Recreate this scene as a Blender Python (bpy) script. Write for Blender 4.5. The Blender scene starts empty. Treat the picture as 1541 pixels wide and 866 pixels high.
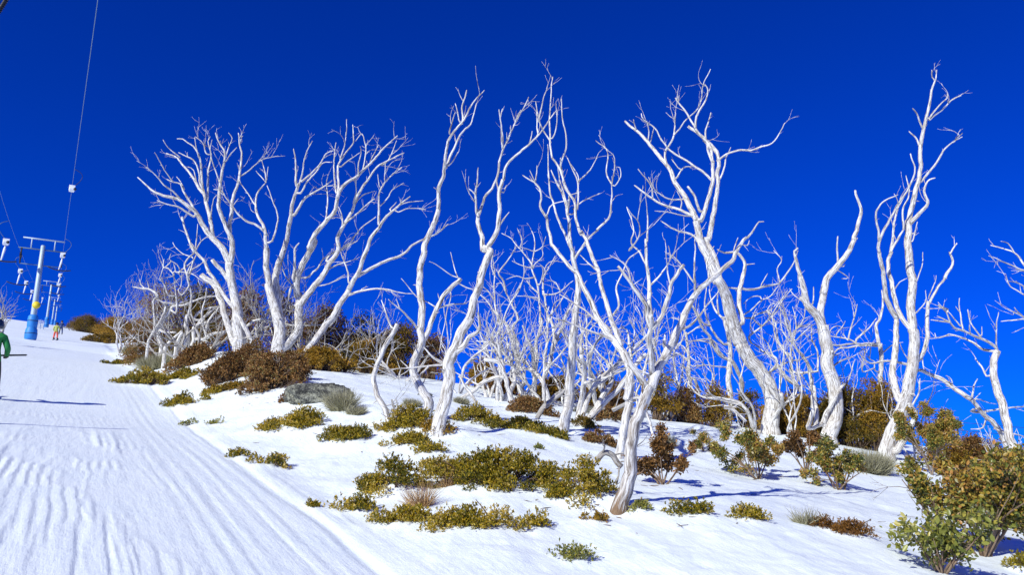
import bpy, math, random
import numpy as np
from mathutils import Vector

# ---------------------------------------------------------------- basics
scene = bpy.context.scene
col = scene.collection
F = 1186.0; PITCH = math.radians(13.0); CT, ST = math.cos(PITCH), math.sin(PITCH)
rng = np.random.default_rng(7)

def ray(px, py):
    u = px-770.5; v = 433.0-py
    return np.array([u, F*CT-v*ST, F*ST+v*CT])/F

def at(px, py, Y):
    r = ray(px, py); return r*(Y/r[1])

def norm(v):
    v = np.asarray(v, float); n = np.linalg.norm(v)
    return v/n if n > 1e-12 else v

# ---------------------------------------------------------------- numpy noise
_perm = np.random.default_rng(3).random(65536)
def _h(ix, iy):
    return _perm[((ix*374761393 + iy*668265263) ^ ((ix*1274126177) >> 7)) & 65535]
def vnoise(x, y):
    ix = np.floor(x).astype(np.int64); iy = np.floor(y).astype(np.int64)
    fx = x-ix; fy = y-iy
    fx = fx*fx*fx*(fx*(fx*6-15)+10); fy = fy*fy*fy*(fy*(fy*6-15)+10)
    a = _h(ix, iy); b = _h(ix+1, iy); c = _h(ix, iy+1); d = _h(ix+1, iy+1)
    return (a*(1-fx)+b*fx)*(1-fy)+(c*(1-fx)+d*fx)*fy
def fbm(x, y, o=4):
    s = 0; a = .5; t = 0
    for i in range(o):
        s = s+a*vnoise(x*2**i+17.3*i, y*2**i-9.1*i); t += a; a *= .5
    return s/t-.5

# ---------------------------------------------------------------- terrain
GL = np.array([[-400,-62],[-60,-10.7],[0,-1.6],[10,-.62],[17.4,.0],[30,1.45],[64,4.9],[84,7.3],[110,10.2],[150,14.5],[244,24.6],[300,30.5],[360,32],[700,32]],float)
GS = np.array([[-400,-62],[-60,-10.7],[0,-1.6],[10,-.09],[20,1.42],[26,2.33],[30,2.95],[36,3.5],[64,5.6],[84,7.8],[110,10.6],[150,14.7],[244,24.6],[360,32],[700,32]],float)
GM = np.array([[-400,-62],[-60,-10.7],[0,-1.6],[10,-.09],[20,1.42],[26,2.33],[30,2.9],[33,3.2],[36,3.2],[42,2.2],[60,-3],[120,-24],[700,-220]],float)
def smooth_interp(y, T):
    s = 0
    k = np.clip(np.abs(y)*.06, .4, 8)
    for o, w in ((-1.3,.15),(-.6,.2),(0,.3),(.6,.2),(1.3,.15)):
        s = s+w*np.interp(y+o*k, T[:,0], T[:,1])
    return s
BUMPS = []     # x, y, radius, height
def sstep(a, b, t):
    t = np.clip((t-a)/(b-a), 0, 1); return t*t*(3-2*t)
def height(x, y, detail=True):
    x = np.asarray(x, float); y = np.asarray(y, float)
    p = (x+.56*y)*.872                      # metres right of the run's centre line
    s = (-.489*x+.872*y)                    # metres along the run
    m = sstep(2.0, 9.0, p-.05*np.maximum(y, 0))
    m1 = sstep(1.8, 6.0, p)
    gs = smooth_interp(y, GS)
    g = smooth_interp(y, GL)*(1-m1)+gs*m1+(smooth_interp(y, GM)-gs)*m
    z = -.1348*np.clip(x, -260, 300)+g
    if detail:
        r = np.hypot(x, y)
        off = sstep(2.2, 3.0, p)
        far = np.clip(r/60, 0, 1)
        z = z+off*(.22*fbm(x*.35+5, y*.35, 3)+.075*fbm(x*1.3, y*1.1+8, 3)+.022*fbm(x*5, y*3.2, 3))
        z = z+(1-off)*far*.5*fbm(x*.12, y*.12, 2)
        # wind ripples outside the run
        z = z+off*.012*np.abs(fbm(x*2.3+y*1.1, y*5.5-x*1.5, 3))*2
        # the bank at the edge of the run
        e = p-(2.5+.12*fbm(s*.5, s*0, 2))
        z = z+.010*np.exp(-(e/.13)**2)-.022*np.exp(-((e+.22)/.07)**2)
        # ruts running down the run
        rough = (1-sstep(.5, 1.5, p))
        wx = p+.25*fbm(s*.45, p*.8, 3)+.05*fbm(s*1.9+3, p*2.2, 2)
        n1 = fbm(wx*2.3, s*.16, 3); n2 = fbm(wx*4.6+7, s*.22+2, 3)
        saw = lambda t: (t-np.floor(t))
        ridge = np.maximum(0, 1-np.abs(n1)*9)**2
        sc = saw(n2*5.0+.5)
        step = sstep(0, .90, sc)*(1-sstep(.93, 1.0, sc))
        sc2 = saw(fbm(wx*8+1, s*.42+4, 3)*4+.3); step2 = sstep(0, .85, sc2)*(1-sstep(.9, 1.0, sc2))
        dr = lambda q, a, b: sstep(0, a, saw(q))*(1-sstep(b, 1.0, saw(q)))
        q1 = p*3.6+2.2*fbm(p*1.3+3, s*.02, 2)+1.5*fbm(s*.17, p*.4, 3)+.35*fbm(s*.7, p*1.2, 3); q2 = p*8.5+2.4*fbm(s*.2+9, p*.6, 3)+.6*fbm(s*.9, p*1.6, 3)
        drop = (.018)*dr(q1, .8, .93)*sstep(-.08, .12, fbm(p*.9+40, s*.30+11, 3))+.014*dr(q2, .8, .92)*sstep(-.04, .14, fbm(p*1.5+5, s*.5+1, 3))
        amp = np.clip(r/9, .6, 1.25)*(1-.75*sstep(9, 22, r))
        z = z+.75*rough*amp*(.008*ridge+drop+.013*fbm(p*1.4, s*.2, 2)+.007*fbm(p*7, s*2.2, 3))
        tr = (1-off)*sstep(.6, 1.4, p)
        q = p*5.5+.2*fbm(s*.25, p, 2)
        z = z+tr*(.004*np.sin(q*2*math.pi)*vnoise(np.floor(q)*3.1, s*.1)+.013*fbm(p*13, s*.25, 3)+.006*fbm(p*7, s*4, 3))
        for bx, by, br, bh in BUMPS:
            d2 = ((x-bx)**2+(y-by)**2)/(br*br)
            z = z+np.where(d2 < 9, bh*np.exp(-d2), 0)
    return z

def hit(px, py):
    r = ray(px, py); r = r/r[1]
    t = np.concatenate([np.linspace(2, 40, 1500), np.linspace(40, 330, 800)[1:]])
    g = height(r[0]*t, t, True)
    below = np.nonzero(g >= r[2]*t)[0]
    k = below[0] if len(below) else int(np.argmin(r[2]*t-g))
    y = t[k]
    return np.array([r[0]*y, y, float(height(r[0]*y, y))])

GRID = None
_AZ = np.concatenate([np.radians(np.arange(-46, 46.01, .115)), np.radians(np.arange(48, 314, 4))])
_R = np.concatenate([[0.0, .6, 1.2], np.geomspace(1.9, 46, 620), np.geomspace(46.6, 330, 190), [380, 450, 600]])
def fastz(x, y):
    x = np.asarray(x, float); y = np.asarray(y, float)
    a = np.arctan2(x, y); r = np.hypot(x, y)
    a = np.where(a < _AZ[0], a+2*math.pi, a)
    i = np.clip(np.searchsorted(_AZ, a)-1, 0, len(_AZ)-2); j = np.clip(np.searchsorted(_R, r)-1, 0, len(_R)-2)
    t = (a-_AZ[i])/(_AZ[i+1]-_AZ[i]); u = (r-_R[j])/(_R[j+1]-_R[j]); t = np.clip(t, 0, 1); u = np.clip(u, 0, 1)
    return (GRID[j, i]*(1-t)+GRID[j, i+1]*t)*(1-u)+(GRID[j+1, i]*(1-t)+GRID[j+1, i+1]*t)*u
def groundz(x, y):
    if GRID is not None: return float(fastz(x, y))
    return float(height(np.array([x]), np.array([y]))[0])

# ---------------------------------------------------------------- object helpers
def tag(o, label=None, cat=None, group=None, kind=None):
    if label: o['label'] = label
    if cat: o['category'] = cat
    if group: o['group'] = group
    if kind: o['kind'] = kind
    return o
def empty(name, loc, label, cat, group=None):
    o = bpy.data.objects.new(name, None); col.objects.link(o)
    o.empty_display_size = .2
    o.location = [float(v) for v in loc]
    return tag(o, label, cat, group)

class MB:
    """collects vertices / faces; builds one mesh object"""
    def __init__(s): s.v = []; s.f = []; s.b = []; s.n = 0; s.mi = []
    def add(s, v, f, b=None, mi=0):
        v = np.asarray(v, float).reshape(-1, 3)
        s.v.append(v); s.b.append(np.zeros((len(v), 3)) if b is None else np.asarray(b, float).reshape(-1, 3))
        for q in f: s.f.append([i+s.n for i in q]); s.mi.append(mi)
        s.n += len(v)
    def box(s, c, size, R=None, mi=0):
        x, y, z = [k/2 for k in size]
        v = np.array([[-x,-y,-z],[x,-y,-z],[x,y,-z],[-x,y,-z],[-x,-y,z],[x,-y,z],[x,y,z],[-x,y,z]])
        if R is not None: v = v@np.asarray(R).T
        s.add(v+np.asarray(c), [[3,2,1,0],[4,5,6,7],[0,1,5,4],[1,2,6,5],[2,3,7,6],[3,0,4,7]], mi=mi)
    def tube(s, pts, rad, sides=8, flute=0., seed=0, cap0=True, blunt=False, mi=0):
        P = np.asarray(pts, float); n = len(P)
        if n < 2: return
        rad = np.broadcast_to(np.asarray(rad, float), (n,)).copy()
        T = np.gradient(P, axis=0); T /= np.maximum(np.linalg.norm(T, axis=1, keepdims=True), 1e-9)
        a = np.array([0, 0, 1.]) if abs(T[0, 2]) < .9 else np.array([1., 0, 0])
        N = norm(np.cross(T[0], a)); Ns = [N]
        for i in range(1, n):
            N = N-T[i]*np.dot(N, T[i]); N = norm(N); Ns.append(N)
        Ns = np.array(Ns); Bs = np.cross(T, Ns)
        th = np.arange(sides)*2*math.pi/sides
        L = np.concatenate([[0], np.cumsum(np.linalg.norm(np.diff(P, axis=0), axis=1))])
        rr = rad[:, None]*np.ones((1, sides))
        if flute > 0:
            rs = np.random.default_rng(seed)
            for k in (2, 3, 5, 7):
                ph = rs.random()*6.28; tw = rs.normal(0, .9)
                rr = rr*(1+flute*(1.2 if k < 4 else .55)/k**.4*np.sin(k*th[None]+ph+tw*L[:, None]))
            rr = rr*(1+flute*.6*fbm(L[:, None]*5+seed, th[None]*0+seed*.37, 2)*2)
        C, S = np.cos(th), np.sin(th)
        V = P[:, None]+rr[:, :, None]*(C[None, :, None]*Ns[:, None]+S[None, :, None]*Bs[:, None])
        so = seed*1.7 % 50
        BK = np.stack([rr*C[None], rr*S[None], np.repeat((L*.13+so)[:, None], sides, 1)], -1)
        V = V.reshape(-1, 3); BK = BK.reshape(-1, 3)
        fs = []
        for i in range(n-1):
            o = i*sides
            for j in range(sides):
                k = (j+1) % sides
                fs.append([o+j, o+k, o+sides+k, o+sides+j])
        tip = P[-1]+T[-1]*rad[-1]*(.2 if blunt else 1.5)
        V = np.vstack([V, tip, P[0]]); BK = np.vstack([BK, [0, 0, L[-1]*.13+so], [0, 0, so]])
        o = (n-1)*sides
        for j in range(sides): fs.append([o+j, o+(j+1) % sides, n*sides])
        if cap0:
            for j in range(sides): fs.append([(j+1) % sides, j, n*sides+1])
        s.add(V, fs, BK, mi)
    def lathe(s, c, prof, sides=16, R=None, mi=0):
        th = np.arange(sides)*2*math.pi/sides
        V = []
        for r, z in prof:
            V.append(np.stack([r*np.cos(th), r*np.sin(th), np.full(sides, z)], 1))
        V = np.vstack(V)
        if R is not None: V = V@np.asarray(R).T
        fs = []
        for i in range(len(prof)-1):
            for j in range(sides):
                k = (j+1) % sides; o = i*sides
                fs.append([o+j, o+k, o+sides+k, o+sides+j])
        fs.append(list(range(sides))[::-1]); fs.append([(len(prof)-1)*sides+j for j in range(sides)])
        s.add(V+np.asarray(c), fs, mi=mi)
    def build(s, name, mat, parent=None, smooth=True, origin=None):
        me = bpy.data.meshes.new(name)
        V = np.vstack(s.v) if s.v else np.zeros((0, 3))
        if parent is not None: V = V-np.array(parent.location)
        elif origin is not None: V = V-np.asarray(origin, float)
        me.from_pydata(V.tolist(), [], s.f)
        at_ = me.attributes.new('bk', 'FLOAT_VECTOR', 'POINT')
        at_.data.foreach_set('vector', np.vstack(s.b).ravel())
        for m in (mat if isinstance(mat, (list, tuple)) else [mat]): me.materials.append(m)
        if isinstance(mat, (list, tuple)): me.polygons.foreach_set('material_index', s.mi)
        if smooth: me.polygons.foreach_set('use_smooth', [True]*len(me.polygons))
        me.update()
        o = bpy.data.objects.new(name, me); col.objects.link(o)
        if parent is not None: o.parent = parent
        elif origin is not None: o.location = [float(v) for v in origin]
        return o

def quads_mesh(name, V, nper, faces_local, lc, mat, parent):
    """V (n, nper, 3); faces_local indices; lc (n,) colour value"""
    n = len(V); V = V.reshape(-1, 3)-np.array(parent.location)
    fl = np.array(faces_local); k = fl.shape[1]
    Fc = (np.arange(n)[:, None, None]*nper+fl[None]).reshape(-1)
    nf = n*len(fl)
    me = bpy.data.meshes.new(name)
    me.vertices.add(len(V)); me.vertices.foreach_set('co', V.ravel())
    me.loops.add(len(Fc)); me.loops.foreach_set('vertex_index', Fc.astype(np.int32))
    me.polygons.add(nf); me.polygons.foreach_set('loop_start', np.arange(nf, dtype=np.int32)*k)
    a = me.attributes.new('lc', 'FLOAT', 'POINT'); a.data.foreach_set('value', np.repeat(lc, nper))
    me.update(calc_edges=True); me.validate()
    me.materials.append(mat)
    o = bpy.data.objects.new(name, me); col.objects.link(o); o.parent = parent
    return o

# ---------------------------------------------------------------- materials
def newmat(name):
    m = bpy.data.materials.new(name); m.use_nodes = True
    nt = m.node_tree; return m, nt, nt.nodes['Principled BSDF']
def ramp(nt, stops, interp='LINEAR'):
    r = nt.nodes.new('ShaderNodeValToRGB'); r.color_ramp.interpolation = interp
    e = r.color_ramp.elements
    while len(e) < len(stops): e.new(.5)
    for q, (p, c) in zip(e, stops): q.position = p; q.color = (*c, 1)
    return r
def noise(nt, scale, detail=4, vec=None, rough=.6):
    n = nt.nodes.new('ShaderNodeTexNoise'); n.inputs['Scale'].default_value = scale
    n.inputs['Detail'].default_value = detail; n.inputs['Roughness'].default_value = rough
    if vec is not None: nt.links.new(vec, n.inputs['Vector'])
    return n
def simple(name, c, rough=.5, metal=0., var=.12, nscale=9., bump=.0):
    m, nt, b = newmat(name)
    g = nt.nodes.new('ShaderNodeNewGeometry')
    n = noise(nt, nscale, 4, g.outputs['Position'])
    c = np.array(c)
    r = ramp(nt, [(.3, tuple(c*(1-var))), (.7, tuple(np.minimum(c*(1+var), 1)))])
    nt.links.new(n.outputs['Fac'], r.inputs['Fac']); nt.links.new(r.outputs['Color'], b.inputs['Base Color'])
    b.inputs['Roughness'].default_value = rough; b.inputs['Metallic'].default_value = metal
    if bump:
        bp = nt.nodes.new('ShaderNodeBump'); bp.inputs['Strength'].default_value = bump; bp.inputs['Distance'].default_value = .01
        nt.links.new(n.outputs['Fac'], bp.inputs['Height']); nt.links.new(bp.outputs['Normal'], b.inputs['Normal'])
    return m

def snow_mat():
    m, nt, b = newmat('snow')
    g = nt.nodes.new('ShaderNodeNewGeometry')
    n1 = noise(nt, 1.3, 5, g.outputs['Position']); n2 = noise(nt, 38, 5, g.outputs['Position'], .7); n3 = noise(nt, 7, 5, g.outputs['Position'], .6)
    r = ramp(nt, [(.3, (.86, .925, .94)), (.65, (.90, .95, .95))])
    nt.links.new(n1.outputs['Fac'], r.inputs['Fac']); nt.links.new(r.outputs['Color'], b.inputs['Base Color'])
    b.inputs['Roughness'].default_value = .55; b.inputs['Specular IOR Level'].default_value = .3
    # fine wind-scoured grain lying along the run
    mp = nt.nodes.new('ShaderNodeMapping'); mp.vector_type = 'POINT'
    mp.inputs['Rotation'].default_value = (0, 0, math.radians(-29.3)); mp.inputs['Scale'].default_value = (9, .9, 1)
    mp2 = nt.nodes.new('ShaderNodeVectorRotate'); mp2.rotation_type = 'Z_AXIS'; mp2.inputs['Angle'].default_value = math.radians(-29.3)
    nt.links.new(g.outputs['Position'], mp2.inputs['Vector']); nt.links.new(mp2.outputs[0], mp.inputs['Vector'])
    mp.inputs['Rotation'].default_value = (0, 0, 0)
    n4 = noise(nt, 2.2, 6, mp.outputs[0], .62)
    b3 = nt.nodes.new('ShaderNodeBump'); b3.inputs['Distance'].default_value = .03; b3.inputs['Strength'].default_value = .28
    nt.links.new(n4.outputs['Fac'], b3.inputs['Height'])
    b1 = nt.nodes.new('ShaderNodeBump'); b1.inputs['Distance'].default_value = .012; b1.inputs['Strength'].default_value = .4
    b2 = nt.nodes.new('ShaderNodeBump'); b2.inputs['Distance'].default_value = .035; b2.inputs['Strength'].default_value = .28
    nt.links.new(n2.outputs['Fac'], b1.inputs['Height']); nt.links.new(n3.outputs['Fac'], b2.inputs['Height'])
    nt.links.new(b3.outputs['Normal'], b2.inputs['Normal']); nt.links.new(b2.outputs['Normal'], b1.inputs['Normal']); nt.links.new(b1.outputs['Normal'], b.inputs['Normal'])
    return m
M_SNOW = snow_mat()

def wood_mat(name, dark, mid, light, warm=(.40, .33, .25)):
    m, nt, b = newmat(name)
    a = nt.nodes.new('ShaderNodeAttribute'); a.attribute_name = 'bk'
    n = noise(nt, 34, 6, a.outputs['Vector'], .62)
    n2 = noise(nt, 90, 4, a.outputs['Vector'], .6)
    r = ramp(nt, [(.31, dark), (.42, mid), (.55, light), (.8, tuple(min(1, k*1.06) for k in light))])
    nt.links.new(n.outputs['Fac'], r.inputs['Fac'])
    g = nt.nodes.new('ShaderNodeNewGeometry')
    n3 = noise(nt, 2.6, 4, g.outputs['Position'], .6)
    r3 = ramp(nt, [(.50, (0, 0, 0)), (.68, (1, 1, 1))])
    nt.links.new(n3.outputs['Fac'], r3.inputs['Fac'])
    mx = nt.nodes.new('ShaderNodeMix'); mx.data_type = 'RGBA'
    mu = nt.nodes.new('ShaderNodeMath'); mu.operation = 'MULTIPLY'; mu.inputs[1].default_value = .45
    nt.links.new(r3.outputs['Color'], mu.inputs[0]); nt.links.new(mu.outputs[0], mx.inputs[0])
    nt.links.new(r.outputs['Color'], mx.inputs[6]); mx.inputs[7].default_value = (*warm, 1)
    n5 = noise(nt, 13, 5, a.outputs['Vector'], .55); n5.inputs['Distortion'].default_value = .6
    sb = nt.nodes.new('ShaderNodeMath'); sb.operation = 'SUBTRACT'; sb.inputs[1].default_value = .5; nt.links.new(n5.outputs['Fac'], sb.inputs[0])
    ab = nt.nodes.new('ShaderNodeMath'); ab.operation = 'ABSOLUTE'; nt.links.new(sb.outputs[0], ab.inputs[0])
    r5 = ramp(nt, [(.0, (.26, .21, .17)), (.007, (.5, .45, .4)), (.020, (1, 1, 1))]); nt.links.new(ab.outputs[0], r5.inputs['Fac'])
    mc = nt.nodes.new('ShaderNodeMix'); mc.data_type = 'RGBA'; mc.blend_type = 'MULTIPLY'; mc.inputs[0].default_value = .85
    nt.links.new(mx.outputs[2], mc.inputs[6]); nt.links.new(r5.outputs['Color'], mc.inputs[7])
    nt.links.new(mc.outputs[2], b.inputs['Base Color'])
    b.inputs['Roughness'].default_value = .75; b.inputs['Specular IOR Level'].default_value = .25
    bp = nt.nodes.new('ShaderNodeBump'); bp.inputs['Strength'].default_value = .8; bp.inputs['Distance'].default_value = .012
    ad = nt.nodes.new('ShaderNodeMath'); ad.operation = 'ADD'
    nt.links.new(n.outputs['Fac'], ad.inputs[0]); nt.links.new(n2.outputs['Fac'], ad.inputs[1])
    nt.links.new(ad.outputs[0], bp.inputs['Height']); nt.links.new(bp.outputs['Normal'], b.inputs['Normal'])
    return m
M_WOOD = wood_mat('bleached_wood', (.07, .05, .04), (.42, .39, .35), (.80, .79, .76))
M_WOOD2 = wood_mat('grey_dead_wood', (.13, .11, .09), (.30, .28, .25), (.50, .48, .45))
def browned_base(m, z0, ln):
    nt = m.node_tree; b = nt.nodes['Principled BSDF']; a = [n for n in nt.nodes if n.type == 'ATTRIBUTE'][0]
    src = b.inputs['Base Color'].links[0].from_socket
    sx = nt.nodes.new('ShaderNodeSeparateXYZ'); nt.links.new(a.outputs['Vector'], sx.inputs[0])
    mr = nt.nodes.new('ShaderNodeMapRange'); nt.links.new(sx.outputs[2], mr.inputs[0])
    mr.inputs[1].default_value = z0; mr.inputs[2].default_value = z0+ln*.13; mr.inputs[3].default_value = 1.0; mr.inputs[4].default_value = -.15
    n = noise(nt, 22, 5, a.outputs['Vector'], .7); n.inputs['Distortion'].default_value = .4
    r = ramp(nt, [(.40, (.0, .0, .0)), (.55, (1, 1, 1))]); 
    ad = nt.nodes.new('ShaderNodeMath'); ad.operation = 'MULTIPLY_ADD'; nt.links.new(mr.outputs[0], ad.inputs[0]); ad.inputs[1].default_value = .42; nt.links.new(n.outputs['Fac'], ad.inputs[2])
    sb = nt.nodes.new('ShaderNodeMath'); sb.operation = 'SUBTRACT'; nt.links.new(ad.outputs[0], sb.inputs[0]); sb.inputs[1].default_value = .17
    nt.links.new(sb.outputs[0], r.inputs['Fac'])
    mx = nt.nodes.new('ShaderNodeMix'); mx.data_type = 'RGBA'; nt.links.new(r.outputs['Color'], mx.inputs[0]); nt.links.new(src, mx.inputs[6]); mx.inputs[7].default_value = (.22, .14, .08, 1)
    nt.links.new(mx.outputs[2], b.inputs['Base Color'])
    return m
M_WOODB = browned_base(wood_mat('bleached_wood_brown_foot', (.06, .04, .03), (.38, .34, .30), (.74, .725, .69)), (24*31*1.7) % 50, .55)
M_BARK = wood_mat('living_bark', (.06, .04, .03), (.16, .11, .07), (.30, .23, .17))
M_BROWNSTEM = wood_mat('shrub_stem', (.06, .035, .02), (.15, .09, .055), (.26, .18, .12))

def leaf_mat(name, stops, rough=.45, trans=.25):
    m, nt, b = newmat(name)
    a = nt.nodes.new('ShaderNodeAttribute'); a.attribute_name = 'lc'
    r = ramp(nt, stops); nt.links.new(a.outputs['Fac'], r.inputs['Fac'])
    nt.links.new(r.outputs['Color'], b.inputs['Base Color'])
    b.inputs['Roughness'].default_value = rough; b.inputs['Specular IOR Level'].default_value = .35
    tr = nt.nodes.new('ShaderNodeBsdfTranslucent'); nt.links.new(r.outputs['Color'], tr.inputs['Color'])
    ms = nt.nodes.new('ShaderNodeMixShader'); ms.inputs[0].default_value = trans
    nt.links.new(b.outputs[0], ms.inputs[1]); nt.links.new(tr.outputs[0], ms.inputs[2])
    nt.links.new(ms.outputs[0], nt.nodes['Material Output'].inputs['Surface'])
    return m
LM = {
 'olive': leaf_mat('olive_heath_leaf', [(0, (.04, .05, .006)), (.25, (.13, .13, .010)), (.5, (.36, .27, .014)), (.8, (.60, .39, .018)), (1, (.62, .48, .16))]),
 'dark':  leaf_mat('dark_shrub_leaf', [(0, (.025, .03, .008)), (.35, (.13, .11, .015)), (.7, (.28, .17, .02)), (1, (.40, .21, .03))]),
 'brown': leaf_mat('brown_shrub_leaf', [(0, (.04, .02, .01)), (.3, (.13, .07, .02)), (.6, (.34, .165, .045)), (.85, (.50, .27, .09)), (1, (.34, .30, .10))]),
 'rust':  leaf_mat('rust_shrub_leaf', [(0, (.05, .035, .01)), (.3, (.24, .17, .018)), (.65, (.46, .25, .02)), (1, (.60, .35, .05))]),
 'gum':   leaf_mat('gum_leaf', [(0, (.05, .07, .02)), (.3, (.19, .21, .04)), (.48, (.42, .31, .05)), (.78, (.50, .23, .06)), (1, (.44, .44, .26))], rough=.35),
 'gumgreen': leaf_mat('green_gum_leaf', [(0, (.08, .10, .025)), (.4, (.26, .27, .05)), (.75, (.46, .38, .07)), (1, (.52, .52, .30))], rough=.35),
 'yellow': leaf_mat('yellow_leaf', [(0, (.12, .11, .01)), (.5, (.30, .24, .01)), (1, (.50, .38, .03))]),
 'grey':  leaf_mat('grey_grass', [(0, (.18, .17, .09)), (.5, (.38, .36, .22)), (1, (.60, .55, .38))], rough=.7),
 'straw': leaf_mat('straw_grass', [(0, (.20, .11, .04)), (.5, (.46, .28, .12)), (1, (.66, .46, .25))], rough=.7),
 'orange': leaf_mat('orange_heath', [(0, (.07, .035, .01)), (.5, (.20, .085, .014)), (1, (.36, .17, .03))]),
}
# ---------------------------------------------------------------- terrain mesh and shrubs list come first (bumps)
CROP = {'P': (0, 0, 1), 'C3': (180,160,3.607), 'C4': (180,360,3.607), 'C5': (380,160,3.607), 'C6': (400,380,3.607),
 'C7': (540,100,2.8875), 'C8': (540,380,2.8875), 'D1': (760,100,2.8875), 'D2': (780,360,2.8875), 'D3': (920,90,2.8875),
 'D4': (1000,360,2.8875), 'D5': (1240,90,2.887), 'D6': (1240,380,2.887), 'D7': (780,560,2.829), 'D8': (1160,560,2.829),
 'E1': (200,380,5.41), 'E2': (360,360,5.41), 'E3': (690,340,5.41), 'E4': (690,480,5.41), 'E5': (1000,380,5.41),
 'E6': (1000,500,5.41), 'E7': (1130,400,5.41), 'E8': (1380,420,6.186)}
def parse(s):
    out = []; c = (0, 0, 1)
    for t in s.split():
        if t[0].isalpha(): c = CROP[t]
        else:
            a, b = t.split(','); out.append((c[0]+float(a)/c[2], c[1]+float(b)/c[2]))
    return np.array(out)
def catmull(P, step):
    P = np.asarray(P, float)
    if len(P) < 3:
        n = max(2, int(np.linalg.norm(P[-1]-P[0])/step)); t = np.linspace(0, 1, n+1)[:, None]
        return P[0]*(1-t)+P[-1]*t
    Q = np.vstack([2*P[0]-P[1], P, 2*P[-1]-P[-2]]); out = []
    for i in range(1, len(Q)-2):
        p0, p1, p2, p3 = Q[i-1], Q[i], Q[i+1], Q[i+2]
        n = max(1, int(round(np.linalg.norm(p2-p1)/step)))
        t = (np.arange(n)/n)[:, None]
        out.append(.5*((2*p1)+(-p0+p2)*t+(2*p0-5*p1+4*p2-p3)*t*t+(-p0+3*p1-3*p2+p3)*t**3))
    out.append(P[-1][None]); return np.vstack(out)

def rotdir(d, ang, rs):
    p = norm(np.cross(d, rs.normal(size=3))); return norm(d*math.cos(ang)+p*math.sin(ang))
def grow(mb, p, d, L, r, lvl, rs, up=.06, kink=.16, dens=1., minr=.0028, ang=(24, 52), sides=None, tips=None, ratio=(.45, .75), first=.3):
    """a sinuous branch with side shoots, in metres"""
    n = max(4, int(L/.11)); seg = L/n
    P = [np.array(p, float)]; D = [norm(d)]; R = [r]
    c = rs.normal(0, kink, 3)
    for i in range(n):
        c = c*.6+rs.normal(0, kink, 3)*.8
        dd = norm(D[-1]+c*math.sqrt(seg/.12)*.75+np.array([0, 0, up]))
        P.append(P[-1]+dd*seg); D.append(dd); R.append(max(minr*.6, r*(1-.78*((i+1)/n)**1.1)))
    sd = sides or (9 if r > .045 else 7 if r > .02 else 5 if r > .009 else 4)
    keep = n+1
    if rs.random() < .12 and lvl > 0:
        k = max(3, int(n*.7)); keep = k; mb.tube(P[:k], R[:k], sd, .06, int(rs.integers(1e6)), blunt=True)
    else: mb.tube(P, R, sd, .06 if sd > 4 else 0, int(rs.integers(1e6)))
    if tips is not None:
        for i in range(max(1, n//2), n+1): tips.append((P[i], D[i], lvl))
    if lvl <= 0: return
    k = max(1, int(round(dens*(1.+L*1.7)*rs.uniform(.7, 1.3))))
    k = min(k, 7)
    for j in range(k):
        t = first+(1-first)*(j+rs.random())/k
        i = min(n-1, int(t*n))
        if i >= keep: continue
        rr = R[i]*rs.uniform(.5, .8)
        if rr < minr: rr = minr
        LL = L*rs.uniform(*ratio)*(1.15-.55*t)
        if LL < .06: continue
        grow(mb, P[i], rotdir(D[i], math.radians(rs.uniform(*ang)), rs), LL, rr, lvl-1, rs, up, kink*1.08, dens, minr, ang, None, tips, ratio, .25)

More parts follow.
